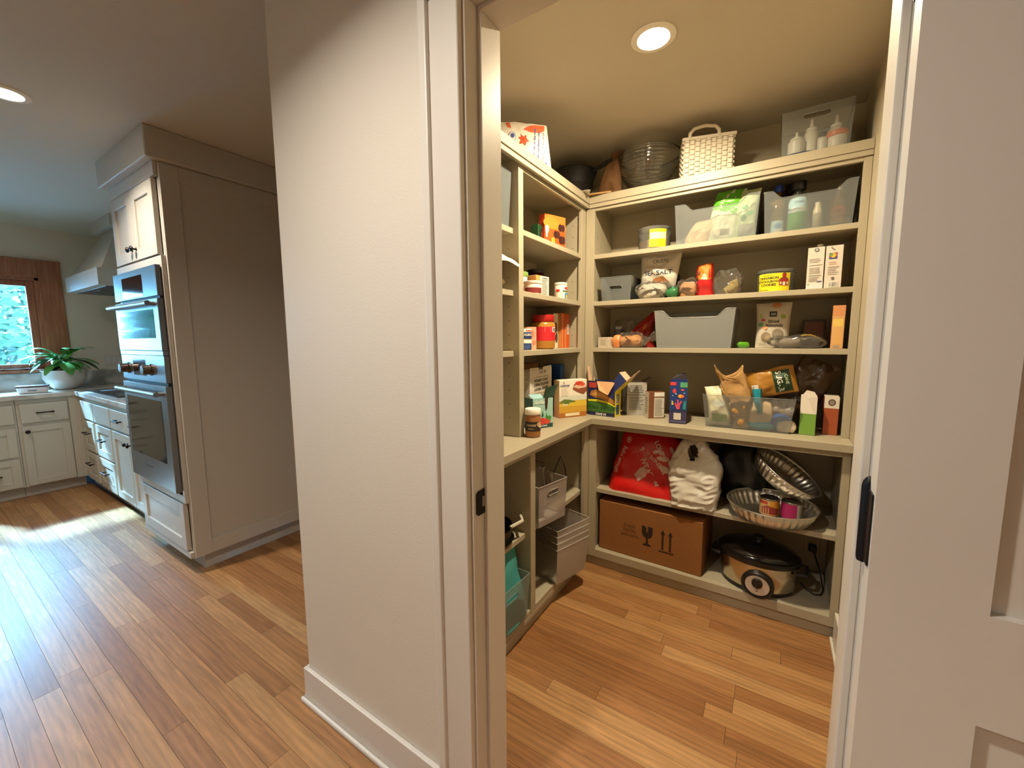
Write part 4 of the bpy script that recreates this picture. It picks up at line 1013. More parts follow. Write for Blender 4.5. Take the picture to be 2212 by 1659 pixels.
# woven basket
t = thing('woven_basket', 'white woven rectangular basket with an arched handle on the top shelf', 'basket', (-.335, 2.345, ZT+.001), .27)
BW = M('#d9d1c0', .55, bump=.1); bw, bd, bh = .245, .22, .182
B(-bw/2+.010, bw/2-.010, .010, bd-.010, .002, bh-.02).build('body', M('#b9b09c', .7), t)
def strands(nx, nz, wdt, fmap, name):
    mb = MB(); sx = wdt/nx; sz = bh/nz
    for j in range(nz):
        for i in range(nx):
            pr = .008 if (i+j) % 2 == 0 else .003
            u0, u1, v0, v1 = i*sx+.0006, (i+1)*sx-.0006, j*sz+.0006, (j+1)*sz-.0006
            um, vm = (u0+u1)/2, (v0+v1)/2
            vs = [fmap(u0,v0,0), fmap(u1,v0,0), fmap(u1,v1,0), fmap(u0,v1,0), fmap(u0+sx*.18,v0,pr), fmap(u1-sx*.18,v0,pr), fmap(u1-sx*.18,v1,pr), fmap(u0+sx*.18,v1,pr)]
            mb.add(vs, [(4,5,6,7),(0,1,5,4),(1,2,6,5),(2,3,7,6),(3,0,4,7)])
    o = mb.build(name, BW, t); o['kind'] = 'stuff'
strands(9, 15, bw-.02, lambda u, v, p: (-bw/2+.01+u, .0095-p, v), 'weave')
strands(8, 15, bd-.02, lambda u, v, p: (bw/2-.0095+p, .01+u, v), 'weave')
strands(8, 15, bd-.02, lambda u, v, p: (-bw/2+.0095-p, .01+u, v), 'weave')
mb = MB()
for (x0, x1, y0, y1) in ((-bw/2-.002, bw/2+.002, -.002, .014), (-bw/2-.002, bw/2+.002, bd-.014, bd+.002), (-bw/2-.002, -bw/2+.014, .014, bd-.014), (bw/2-.014, bw/2+.002, .014, bd-.014)): mb.box(x0, x1, y0, y1, bh-.004, bh+.012)
mb.build('rim', BW, t, bevel=.004, seg=2)
for yy in (.004, bd-.004):
    MB().tube([(-.09, yy, bh+.002), (-.089, yy-.008, bh+.026), (-.072, yy-.012, bh+.044), (-.022, yy-.013, bh+.052), (.026, yy-.012, bh+.044), (.043, yy-.008, bh+.026), (.045, yy, bh+.002)], .0085, 10).build('handle', BW, t, smooth=40)
# bin of squeeze bottles
bin_box('storage_bin', 'clear bin of white squeeze bottles at the right end of the top shelf', (.098, 2.325, ZT+.001), .262, .26, .19, 0, BINC, slot=(.05, .155, .012))
SQ = M('#d8d1c2', .4)
def squeeze(x, y, r, h, lab):
    t = thing('squeeze_bottle', lab, 'bottle', (x, y, ZT+.004))
    MB().lathe([(r*.95, 0), (r, .004), (r, h*.62), (r*.7, h*.70)], 24).build('body', SQ, t, smooth=40)
    MB().lathe([(r*.75, h*.70), (r*.75, h*.76), (.009, h*.80), (.004, h)], 20).build('nozzle', M('#e2dccf', .4), t, smooth=40)
squeeze(.03, 2.38, .033, .115, 'small white squeeze bottle with a dark base at the left of the top bin')
squeeze(.085, 2.40, .027, .165, 'tall white squeeze bottle in the middle of the top bin')
squeeze(.178, 2.44, .03, .175, 'white squeeze bottle behind the orange lidded tub in the top bin')
can('sprinkle_tub', 'white tub with an orange lid at the right of the top bin', (.178, 2.375, ZT+.004), .036, .055, M('#e0d4c4', .4), lid=([(.038, .0552), (.039, .058), (.039, .074), (.036, .077)], M('#d86a3c', .4), 'lid'), cat='tub')
can('sprinkle_tub', 'small white tub beside the orange lidded tub in the top bin', (.125, 2.365, ZT+.004), .018, .06, M('#d8d0c2', .4), cat='tub')
can('sprinkle_tub', 'dark capped little jar at the back of the top bin', (.125, 2.52, ZT+.004), .022, .12, M('#bdb3a2', .4), lid=([(.023, .1202), (.023, .14)], M('#2f4038', .4), 'cap'), cat='jar')
t = thing('dish_cloth', 'dark blue frilled thing lying in the front of the top bin', 'cloth', (.04, 2.343, ZT+.004))
MB().lathe([(.0, .002), (.045, .004), (.05, .010), (.03, .012)], 24, sy=.25, wob=lambda a, z: 1+.06*math.sin(a*14), cap=(True, True)).build('body', M('#2c3858', .7), t, smooth=40)

# ------------------------------------------------------------------ back wall, upper shelf
t = thing('snack_tub', 'round clear tub with yellow label, half full of pinkish snacks', 'tub', (-.612, 2.445, Z1))
MB().lathe([(.082, .001), (.086, .004), (.089, .112), (.0895, .114)], 40, cap=(True, False)).build('body', BINC, t, smooth=40)
MB().lathe([(.092, .1145), (.092, .124), (.088, .127), (.08, .1275)], 40, cap=(False, True)).build('lid', BINC, t, smooth=40)
mb = MB(); mb.lathe([(.079, .003), (.083, .055), (.04, .062), (.0, .064)], 32, wob=lambda a, z: 1+.015*math.sin(a*9+z*90), cap=(True, False)); mb.build('contents', M('#c7a28c', .8, vary=.35, bscale=70), t, smooth=50)
def wrapc(r, tp=0): return lambda u, v, q: ((r+tp*v+q)*math.cos(-PI/2+u/r), (r+tp*v+q)*math.sin(-PI/2+u/r), v)
deco(t, wrapc(.0872, .028), [('r', -.005, .012, .085, .108, '#e2c81c'), ('r', -.002, .055, .082, .09, '#c9c4b4'), ('lines', .004, .06, .076, .086, 5, '#77705e'), ('lines', .004, .095, .08, .104, 1, '#3a3420'), ('lines', .006, .02, .07, .032, 2, '#8a7a1c')], curved=True, base=.001)
bin_box('storage_bin', 'frosted bin with a dipped front on the upper back shelf holding green bags', (-.292, 2.336, Z1+.001), .385, .27, .20, 0, BIN, scoop=(.045, .035), taper=.94)
bag('snack_bag', 'bright green topped snack bag in the upper shelf bin', (-.265, 2.415, Z1+.004), .135, .25, .06, M('#c9ccb0', .35, bump=.2, bscale=30), seed=61, crumple=.012, skew=.04, front=[('p', [(0,.165),(.05,.15),(.135,.12),(.135,.25),(0,.25)], '#5fae2c'), ('r', .03, .02, .1, .1, '#d2c8b0'), ('r', .06, .03, .1, .06, '#8a8676')])
bag('snack_bag', 'pale green patterned snack bag at the right of the upper shelf bin', (-.160, 2.41, Z1+.004), .085, .235, .05, M('#b9c49a', .4, bump=.2, bscale=30), seed=62, crumple=.01, skew=.02, front=[('e', .03, .15, .016, .012, '#5e9a6c'), ('e', .055, .12, .016, .012, '#7fb27c'), ('e', .03, .1, .012, .016, '#5e9a6c'), ('r', .01, .015, .075, .07, '#8d8a80'), ('e', .05, .18, .014, .01, '#d8d8b0')])
bag('snack_bag', 'small peach coloured bag lying low in the upper shelf bin', (-.385, 2.41, Z1+.004), .12, .12, .07, M('#d9b48a', .5, bump=.2, bscale=30), seed=63, crumple=.014, skew=.06)
bin_box('storage_bin', 'frosted bin with a dipped front on the upper back shelf holding oil bottles', (.088, 2.336, Z1+.001), .345, .27, .19, 0, BIN, scoop=(.03, .035), taper=.94)
can('oil_bottle', 'yellow cooking oil bottle with a blue cap in the upper bin', (-.028, 2.47, Z1+.004), .036, .22, clear('oil', '#b08a1c', opaque=.55, rough=.1, body='#a8861c'), prof=[(.032, 0), (.036, .004), (.036, .06), (.033, .085), (.036, .11), (.036, .16), (.022, .19), (.014, .195), (.014, .215)], lid=([(.017, .2152), (.018, .218), (.018, .246), (.015, .248)], M('#2446a8', .4), 'cap'), wrap=[('r', -.03, .01, .03, .075, '#a9c4c8'), ('e', .005, .05, .016, .012, '#5f8fc0'), ('e', .01, .025, .02, .01, '#d8d2c4')], cat='bottle')
can('syrup_bottle', 'squat bottle with blue and green label and black cap in the upper bin', (.052, 2.44, Z1+.004), .04, .19, M('#3a3a34', .3), prof=[(.036, 0), (.04, .004), (.04, .15), (.03, .18), (.018, .186), (.018, .2)], lid=([(.03, .2002), (.031, .203), (.031, .238), (.028, .24)], M('#141414', .35), 'cap'), wrap=[('r', -.045, .01, .055, .095, '#4f9a3c'), ('p', [(-.045,.095),(.055,.095),(.055,.14),(.04,.158),(.005,.162),(-.03,.158),(-.045,.14)], '#a9d0dc'), ('t', .005, .14, .014, 'SOLEIL', '#4a6a9c', 0, .0003), ('e', -.015, .105, .014, .012, '#d8d8d0'), ('e', .02, .106, .014, .012, '#d8d8d0')], cat='bottle')
can('vinegar_bottle', 'dark brown bottle with a tall black cap standing behind the others', (.02, 2.545, Z1+.004), .032, .2, M('#2e1a10', .15), prof=[(.03, 0), (.032, .004), (.032, .15), (.015, .19), (.014, .215)], lid=([(.021, .2152), (.021, .265), (.018, .267)], M('#16130f', .4), 'cap'), cat='bottle')
can('vinegar_bottle', 'slim beige bottle in the middle of the oil bin', (.132, 2.46, Z1+.004), .019, .135, M('#c4b795', .4), prof=[(.018, 0), (.019, .003), (.019, .10), (.012, .12), (.012, .138)], cat='bottle')
can('honey_bottle', 'bottle with an orange and yellow label at the right of the oil bin', (.208, 2.44, Z1+.004), .033, .14, clear('amber', '#c09a50', opaque=.5, rough=.1, body='#8a6a30'), prof=[(.031, 0), (.033, .004), (.033, .11), (.02, .135), (.010, .15), (.010, .175)], wrap=[('r', -.035, .02, .03, .07, '#d9a24a'), ('p', [(-.035,.07),(.03,.07),(.03,.085),(.012,.10),(-.018,.10),(-.035,.085)], '#d8703a'), ('e', -.004, .078, .012, .014, '#b84a2c'), ('t', -.003, .05, .011, 'MANUKA', '#8a3a1c', 0, .0003), ('r', -.035, .02, .03, .032, '#e0cfa8')], lid=([(.012, .1752), (.012, .19), (.006, .2)], M('#8d8676', .3), 'spout'), cat='bottle')
carton('spice_carton', 'reddish brown carton half hidden behind the bottles', (-.005, 2.59, Z1), .06, .03, .26, 0, ['#5a3016', '#4a2812', '#5a3016'])

# ------------------------------------------------------------------ back wall, second shelf
bin_box('storage_bin', 'small empty clear bin with a handle slot at the left of the shelf', (-.797, 2.335, Z2+.001), .185, .25, .135, .02, BIN, slot=(.038, .075, .011), taper=.9)
bag('chip_bag', 'white chip bag reading SEA SALT leaning over the wrapped packs', (-.588, 2.455, Z2+.075), .19, .185, .07, M('#c9c3b6', .35, bump=.25, bscale=30), seed=71, crumple=.014, topw=1.18, belly=.25, thin=.012, tilt=(.12, math.radians(6), 0),
  front=[('t', .095, .078, .034, 'SEA SALT', '#2c3350', .12, .0008), ('t', .10, .14, .026, 'CRISPS', '#6a6a6a', .1, .0002), ('t', .1, .165, .016, 'SIMPLY', '#8a8a86', .1), ('p', [(.06,.0),(.15,.0),(.16,.03),(.125,.062),(.075,.045)], '#9a6436'), ('r', .02, .108, .17, .11, '#a88a80')])
carton('cracker_carton', 'dark navy carton hidden behind the chip bag', (-.60, 2.56, Z2), .20, .05, .155, 0, ['#1f2a4c', '#1a2340', '#1f2a4c'])
t = thing('wrapped_pack', 'crinkled clear wrapped white pack lying below the chip bag', 'pack', (-.603, 2.40, Z2+.001))
mb = MB(); blob(mb, .165, .10, .085, 72, .008); mb.build('contents', M('#bcb4a8', .5, vary=.2, bscale=40), t, smooth=40)
mb = MB(); blob(mb, .18, .115, .097, 73, .012, k=20, fine=.8, n1=48, n2=28); mb.build('film', FILM, t, smooth=16)
def bread(name, label, loc, w_, d, h, col, seed, tie=None, rz=0.0, tl=.05, cat='bag'):
    t = thing(name, label, cat, loc, rz)
    mb = MB(); blob(mb, w_*.82, d*.82, h*.8, seed, .010); mb.build('contents', M(col, .7, vary=.25, bscale=35), t, smooth=40)
    mb = MB(); blob(mb, w_, d, h, seed+1, .013, k=18, fine=.9, n1=48, n2=28)
    mb.build('film', FILM, t, smooth=16)
    mb = MB(); s = -1 if tl < 0 else 1
    mb.lathe([(.03, 0), (.012, .03), (.009, .038), (.02, .06), (.03, .085)], 14, wob=lambda a, z: 1+.3*math.sin(a*5+z*40), cap=(False, False), M4=Matrix.Translation((s*w_*.40, -d*.15, h*.45)) @ Matrix.Rotation(s*PI/2*.8, 4, 'Y'))
    mb.build('gathered_end', FILM, t, smooth=30)
    if tie: MB().lathe([(.014, -.006), (.016, 0), (.014, .006)], 12, cap=(False, False), M4=Matrix.Translation((s*(w_*.40+.03), -d*.15, h*.45+.005)) @ Matrix.Rotation(s*PI/2*.8, 4, 'Y')).build('tie', M(tie, .4), t, smooth=40)
    return t
t = bread('bread_bag', 'clear bread bag with a teal tie and tan bread, right of the wrapped pack', (-.418, 2.42, Z2+.001), .115, .11, .10, '#c08a5c', 75, '#1d8a74', tl=-1)
mb = MB(); blob(mb, .06, .05, .055, 77, .01, c=(-.075, -.04, .0)); mb.build('green_print', M('#2a6a3c', .35), t, smooth=40)
bag('candy_bag', 'red and orange candy bag in the middle of the second shelf', (-.338, 2.43, Z2+.001), .098, .17, .075, M('#c01f22', .28, bump=.25, bscale=30), seed=81, crumple=.010, belly=.45, taper=.03, topw=.8, thin=.02,
  front=[('p', [(0,.095),(.02,.088),(.05,.092),(.075,.085),(.098,.095),(.098,.168),(0,.168)], '#d0781c'), ('p', [(.012,.11),(.035,.118),(.03,.138),(.012,.13)], '#5a2c14'), ('p', [(.03,.09),(.07,.085),(.06,.115),(.045,.12)], '#d9c4a8'), ('p', [(.0,.085),(.02,.08),(.015,.10),(.0,.102)], '#4a2010')])
t = thing('cracker_bag', 'clear bag with a few pale crackers left, beside the red candy bag', 'bag', (-.228, 2.43, Z2+.001))
mb = MB(); blob(mb, .135, .09, .135, 84, .022, k=13, fine=.9, n1=48, n2=28); mb.build('film', FILM, t, smooth=16)
for i, (x, z, a) in enumerate(((.02, .03, .5), (.03, .05, -.4), (.005, .025, .9), (.035, .03, .1))):
    o = B(-.018, .018, -.003, .003, -.018, .018).build('cracker', M('#c9b27c', .7), t); o.location = (x, -.02+.008*i, z+.006); o.rotation_euler = (.4, a, .3*i)
t = thing('cookie_tub', 'round clear cookie tub with a yellow schoolhouse label', 'tub', (-.018, 2.45, Z2+.001))
MB().lathe([(.072, .001), (.077, .004), (.080, .095)], 40, cap=(True, False)).build('body', BINC, t, smooth=40)
MB().lathe([(.083, .0955), (.083, .105), (.078, .110), (.06, .1105)], 40, cap=(False, True)).build('lid', BINC, t, smooth=40)
MB().lathe([(.070, .003), (.072, .025), (.03, .03)], 28, cap=(True, True)).build('cookies', M('#6f5230', .8, vary=.3, bscale=60), t, smooth=40)
deco(t, wrapc(.0785, .03), [('r', -.078, .004, .062, .088, '#e6d21c'), ('t', -.03, .066, .0155, 'CINNAMON', '#2c2418', 0, .0006), ('t', -.03, .050, .0155, 'SCHOOLBOOK', '#2c2418', 0, .0006), ('t', -.03, .034, .0155, 'COOKIES', '#2c2418', 0, .0006), ('t', -.03, .078, .007, 'TRADER JOE\'S', '#4a4020'), ('lines', -.07, .016, -.005, .024, 2, '#8a7a20'),
     ('r', .014, .03, .054, .058, '#9a2c22'), ('p', [(.014,.058),(.054,.058),(.034,.074)], '#8a2a20'), ('r', .026, .07, .042, .082, '#9a2c22'), ('p', [(.024,.082),(.044,.082),(.034,.09)], '#7c241c'), ('r', .029, .03, .039, .046, '#e2d8c0'), ('r', .017, .034, .024, .046, '#d8c8a0'), ('r', .044, .034, .051, .046, '#d8c8a0'), ('lines', -.07, .007, -.02, .013, 1, '#6a5c1c')], curved=True, base=.001)
def drink(label, x, y, cols, front, capx):
    t = carton('drink_carton', label, (x, y, Z2), .062, .065, .19, -.03, cols, front=front, cat='carton')
    return t
t = drink('tall grey white drink carton with a screw cap and printed panels', .134, 2.365, ['#cfc6bc', '#b3a99e', '#c9c0b4'], [('lines', .008, .12, .054, .14, 3, '#6a6460'), ('r', .006, .108, .056, .110, '#4a4644'), ('lines', .008, .07, .054, .10, 5, '#8a827c'), ('r', .008, .062, .054, .064, '#3a3634'), ('lines', .008, .035, .05, .058, 4, '#8a827c'), ('r', .0, .0, .062, .03, '#d8ced0'), ('e', .008, .024, .004, .003, '#8a8a3c'), ('e', .032, .178, .009, .008, '#5a5e66'), ('e', .032, .178, .005, .005, '#b8b4b0'), ('r', .038, .034, .056, .038, '#6a6a9c')], 0)
MB().lathe([(.012, .1902), (.013, .192), (.013, .204), (.011, .206)], 18, (.012, .03, 0)).build('cap', M('#d8d2c8', .4), t, smooth=40)
drink('tall pale drink carton with a colourful square logo and barcode', .2, 2.362, ['#cfc5bb', '#a89a90', '#c9c0b4'], [('r', .012, .13, .042, .158, '#4a4a7c'), ('e', .027, .148, .014, .010, '#c06a3c'), ('e', .027, .146, .008, .010, '#d8b43c'), ('e', .02, .15, .006, .006, '#5a9a4c'), ('lines', .012, .105, .044, .12, 2, '#c89a8a'), ('lines', .010, .06, .05, .1, 5, '#a39a92'), ('e', .03, .045, .006, .007, '#6a625c'), ('barcode', .016, .008, .048, .028, '#2a2a2a'), ('p', [(.016,.182),(.02,.184),(.032,.172),(.028,.17)], '#7a7470')], 0)

# ------------------------------------------------------------------ back wall, third shelf
carton('tea_carton', 'small white carton lying at the left end of the third shelf', (-.87, 2.345, Z3), .085, .12, .062, -.5, ['#cfc6b4', '#b9ad9c', '#d4cbb8'], front=[('r', .0, .0, .085, .062, '#d6cdba'), ('r', .02, .012, .068, .05, '#c3b9a6')], right=[('lines', .02, .01, .1, .05, 5, '#8d8072')])
t = bread('bread_bag', 'clear bag of sandwich bread with an orange end on the third shelf', (-.715, 2.40, Z3+.001), .17, .12, .085, '#c98a4c', 91, None, tl=1)
mb = MB(); blob(mb, .055, .06, .075, 93, .006, c=(-.075, -.03, 0)); mb.build('label_end', M('#d98a52', .4), t, smooth=40)
t = bag('bread_bag', 'shiny red foil bag with a twisted top behind the sandwich bread', (-.705, 2.50, Z3+.001), .20, .20, .09, M('#a01f1a', .3, bump=.3, bscale=30), seed=94, crumple=.016, skew=.10, topw=.25, belly=.4, front=[('e', .13, .12, .016, .018, '#c07a2c'), ('e', .08, .07, .02, .02, '#c07a2c')])
t = bag('bread_bag', 'grey plastic bag slumped behind the red foil bag', (-.78, 2.56, Z3+.001), .22, .17, .07, M('#7d776c', .35, bump=.3, bscale=30), seed=95, crumple=.016, topw=.8)
can('spray_bottle', 'small dark bottle with a pale cap lying between carton and bread', (-.815, 2.47, Z3), .022, .11, M('#3a3c4c', .3), lid=([(.022, .1102), (.022, .125), (.016, .13)], M('#8d8c8c', .3), 'cap'), cat='bottle')
bin_box('storage_bin', 'large empty frosted bin with a dipped front on the third shelf', (-.374, 2.328, Z3+.001), .395, .27, .20, 0, clear('frosted', '#e6eaea', opaque=.6, rough=.35, body='#c3c8c8'), scoop=(.04, .04), taper=.92)
t = thing('glass_ornament', 'small shiny green glass piece on the shelf edge right of the big bin', 'glass', (-.138, 2.37, Z3+.001))
mb = MB(); blob(mb, .055, .045, .035, 97, .006); mb.build('body', M('#4a8c1c', .08, coat=.5), t, smooth=45)
bag('almond_bag', 'white stand-up bag reading Sliced Almonds with leaf prints', (-.018, 2.46, Z3+.001), .145, .225, .07, M('#c6beae', .45, bump=.15, bscale=30), seed=98, crumple=.006, belly=.3, taper=.06, topw=1.06,
  front=[('r', .056, .155, .088, .182, '#262430'), ('t', .072, .168, .014, '365', '#b8b4c4', 0, .0004), ('t', .075, .132, .021, 'Sliced', '#3a3630', 0, .0006), ('t', .078, .112, .021, 'Almonds', '#3a3630', 0, .0006), ('e', .085, .212, .02, .012, '#c98a5c'), ('e', .115, .155, .011, .011, '#8fa04c'), ('e', .02, .16, .007, .012, '#a9b878'), ('e', .03, .14, .010, .006, '#c24a4a'), ('e', .02, .118, .012, .010, '#6a9a6c'), ('e', .04, .10, .010, .008, '#c98a4c'), ('e', .045, .055, .022, .024, '#8d7c64'), ('e', .055, .05, .014, .014, '#a89478'), ('e', .095, .07, .024, .026, '#857a6a'), ('t', .03, .02, .012, 'net wt', '#5a7a70')])
t = thing('fruit_bag', 'limp clear bag with a yellow label lying along the shelf front', 'bag', (.085, 2.385, Z3+.001))
mb = MB(); blob(mb, .225, .075, .062, 101, .018, k=14, fine=.9, n1=56, n2=24); mb.build('film', FILM, t, smooth=16)
mb = MB(); blob(mb, .10, .06, .05, 102, .008, c=(-.02, 0, 0)); mb.build('contents', M('#7d7064', .6, vary=.2), t, smooth=40)
mb = MB(); blob(mb, .10, .068, .058, 103, .006, c=(.055, -.002, 0)); mb.build('dark_end', M('#2c1f12', .4), t, smooth=40)
MB().grid(lambda a, b: (.015 + .085*a, -.03+.03*b, .058 + .008*math.sin(a*PI) - .045*a*a*.6 + .004*b), 12, 4).build('label', M('#d8b428', .4), t, smooth=40, solid=.001)
carton('picture_carton', 'dark brown carton standing back behind the limp bag', (.155, 2.52, Z3), .09, .05, .14, 0, ['#2c1a10', '#24150c', '#2c1a10'], front=[('r', .008, .006, .082, .128, '#5a3016')])
carton('pasta_carton', 'tall tan and orange carton at the right end of the third shelf', (.232, 2.355, Z3), .045, .15, .195, -.08, ['#c99a62', '#9a4a1c', '#d8b084'], front=[('r', 0, .15, .045, .195, '#c98858'), ('r', .004, .02, .04, .12, '#cfa060'), ('r', .004, .10, .04, .135, '#d8b85c'), ('e', .02, .01, .012, .006, '#9a8a78')], left=[('e', .08, .08, .05, .05, '#c0701f'), ('e', .1, .05, .03, .025, '#d8a03c')])

# ------------------------------------------------------------------ lower shelves, back
# red shopping bag
t = thing('shopping_bag', 'red reusable shopping bag printed with white words and a round logo', 'bag', (-.605, 2.36, ZM+.001), 0)
RB = M('#c01410', .3, bump=.2, bscale=20)
def rb(a, b):
    u = a*2*PI; s = b
    w2 = .205 - .045*s; d2 = .085*(1-s)**.5 + .012
    ct, st = math.cos(u), math.sin(u); e = .45
    x = w2*math.copysign(abs(ct)**e, ct); y = d2*math.copysign(abs(st)**e, st) + .05*s
    z = .355*s - .03*(1-s)*max(0, -ct)*0 - .05*s*max(0, ct)
    n_ = noise.noise(Vector((x*11, y*9, z*11+4)))*.022*(1-.5*s) + noise.noise(Vector((x*26, y*20, z*26)))*.007
    return (x + n_*.5 + .03*s, y + n_, max(0, z + n_*.3))
mb = MB().grid(rb, 48, 26, closeu=True); mb.f.append(tuple(range(47, -1, -1))); mb.m.append(0)
o = mb.build('body', RB, t, smooth=45, solid=.0012)
def rbf(u, v, q):
    s = min(.99, max(.01, v/.355)); w2 = .205 - .045*s
    c = max(-.999, min(.999, (u)/w2)); ct = math.copysign(abs(c)**(1/.45), c); a = (2*PI - math.acos(max(-1, min(1, ct))))/(2*PI)
    p = Vector(rb(a, s)); return (p.x, p.y - q - .0012, p.z)
WT = '#d8b8b0'
deco(o, rbf, [('e', -.12, .29, .014, .018, WT), ('e', -.12, .29, .011, .015, '#c01410'), ('e', -.12, .29, .005, .011, WT), ('t', -.143, .175, .04, 'lululemon', WT, -PI/2-.22, .0006),
  ('t', .04, .20, .032, 'FRIENDS ARE', WT, -.62+PI, .001), ('t', .0, .16, .045, 'SWEAT', WT, -.95, .0012), ('t', .05, .10, .024, 'once a day', WT, -.95, .0006), ('t', .06, .27, .034, 'LOVE', WT, -.95, .001), ('t', .10, .235, .026, 'Breathe', WT, -.5, .0006),
  ('p', [(-.055,.10),(-.02,.16),(.025,.115),(-.02,.075)], '#cfa8a0'), ('e', .085, .215, .03, .014, WT), ('e', .11, .165, .032, .016, WT), ('p', [(.03,.25),(.07,.27),(.075,.25),(.035,.232)], WT), ('p', [(.12,.30),(.16,.27),(.15,.25),(.11,.285)], '#c99890'), ('lines', -.03, .19, .02, .235, 6, '#c98078')], base=.0008, curved=True, split=True)
# white plastic bag with hand hole
t = thing('plastic_bag', 'white plastic carrier bag with a hand hole between the red bag and the foil pans', 'bag', (-.325, 2.285, ZM+.001), .0)
WP = M('#c9c5bc', .2, bump=.15, bscale=18)
def wp(a, b):
    u = a*2*PI; s = b; ct, st = math.cos(u), math.sin(u)
    w2 = (.112 + .022*math.sin(s*PI*.9) - .075*max(0, s-.55)/.45); d2 = .068*(1-.78*s**1.4)+.004
    x = w2*math.copysign(abs(ct)**.55, ct); y = d2*math.copysign(abs(st)**.55, st) + .02*s
    z = .365*s
    n_ = noise.noise(Vector((x*9+z*9, y*8, z*11)))*.020 + abs(noise.noise(Vector((x*22-z*16, y*16, z*24))))*.022
    return (x + n_*.5 - .012*s, y + n_*(1-.4*s), max(0, z + n_*.25))
vs = []; NA, NB = 120, 72
mb = MB().grid(wp, NA, NB, closeu=True)
ff = []
for f in mb.f:
    cx = sum(mb.v[i][0] for i in f)/4; cz = sum(mb.v[i][2] for i in f)/4
    if ((cx+.012)/.024)**2 + ((cz-.285)/.042)**2 < 1: continue
    ff.append(f)
mb.f = ff; mb.m = [0]*len(ff)
mb.f.append(tuple(range(NA-1, -1, -1))); mb.m.append(0)
mb.build('body', WP, t, smooth=50, solid=.001)
mb = MB(); blob(mb, .15, .08, .24, 111, .01, c=(0, .005, .004)); mb.build('contents', M('#2a2622', .6), t, smooth=40)
# black bag
t = thing('plastic_bag', 'black plastic sack sagging behind the foil pans', 'bag', (-.13, 2.51, ZM+.001))
mb = MB(); blob(mb, .25, .20, .33, 115, .03, k=9); mb.build('body', M('#141310', .38, bump=.3, bscale=18), t, smooth=35)
# foil roasting pans
FOIL = M('#e4e0d6', .36, metal=1.0, bump=.15, bscale=50)
def foil_pan(name, label, loc, rot, rx, ry, h, fl=36):
    t = thing(name, label, 'pan', loc, 0, None, rot=rot)
    def wob(a, z): return 1 + .018*math.sin(a*fl)*min(1, z/(h*.4))
    mb = MB().lathe([(.74, .0), (.80, .004), (.90, h*.5), (.97, h*.97)], 216, sx=rx, sy=ry, wob=lambda a, z: wob(a, z), cap=(True, False))
    mb.build('fluted_wall', FOIL, t, smooth=60, solid=.0006)
    pts = [(rx*.985*math.cos(2*PI*i/72), ry*.985*math.sin(2*PI*i/72), h) for i in range(72)]
    MB().tube(pts, .0042, 6, closed=True).build('rolled_rim', FOIL, t, smooth=60)
    return t
foil_pan('foil_pan', 'oval foil roasting pan on the shelf edge holding two cans', (.022, 2.29, ZM+.010), (math.radians(4), 0, .03), .192, .165, .075)
foil_pan('foil_pan', 'oval foil roasting pan tipped up against the black sack', (.048, 2.40, ZM+.170), (math.radians(8), math.radians(34), .0), .165, .15, .07)
for (x, c1, c2, lab) in ((.015, '#d8962c', '#c9a06a', 'can with a yellow and red label in the lower foil pan'), (.105, '#a01c5a', '#c9bfae', 'can with a magenta and white label in the lower foil pan')):
    can('food_can', lab, (x, 2.305, ZM+.020), .042, .085, M('#8d8478', .3, metal=.9), wrap=[('r', -.066, .006, .066, .078, c1), ('r', (.01 if c1 == '#a01c5a' else -.066), .006, (.066 if c1 == '#a01c5a' else -.01), .078, c2)] + ([('p', [(-.05,.012),(.03,.012),(.03,.04),(-.02,.055),(-.05,.04)], '#8a2a20'), ('p', [(-.06,.06),(-.02,.06),(-.02,.074),(-.06,.074)], '#b03a2c')] if c1 != '#a01c5a' else [('lines', .014, .015, .06, .07, 7, '#8a8074')]), rz=.3)
# cardboard box on the bottom shelf
CB = M('#8a5a2c', .8, bump=.15, bscale=50, vary=.08)
t = thing('cardboard_box', 'large brown cardboard box with fragile glass and arrow marks on the bottom shelf', 'box', (-.552, 2.24, ZB+.0005), -.025)
o = B(-.285, .285, 0, .34, 0, .30).build('body', CB, t, bevel=.003, seg=2)
B(-.285, .285, .165, .175, .3002, .3008).build('top_seam', M('#6a4420', .9), t)
DK = '#231a12'
deco(o, lambda u, v, q: (u, -q, v), [('p', [(-.03,.205),(.03,.205),(.03,.165),(.022,.143),(.006,.135),(.006,.105),(.022,.098),(.022,.09),(-.022,.09),(-.022,.098),(-.006,.105),(-.006,.135),(-.022,.143),(-.03,.165)], DK),
   ('p', [(-.012,.2055),(-.002,.19),(-.008,.18),(.004,.165),(.0,.18),(.006,.19),(.0,.2055)], '#8a5a2c')] +
   [('p', [(x-.005,.092),(x+.005,.092),(x+.005,.18),(x+.013,.18),(x,.207),(x-.013,.18),(x-.005,.18)], DK) for x in (.085, .125)] + [('r', .065, .08, .145, .086, DK),
   ('t', -.10, .185, .026, 'Fragile', '#5a3c1e'), ('t', -.10, .158, .026, 'Handle', '#5a3c1e'), ('t', -.10, .131, .026, 'with care', '#5a3c1e')])
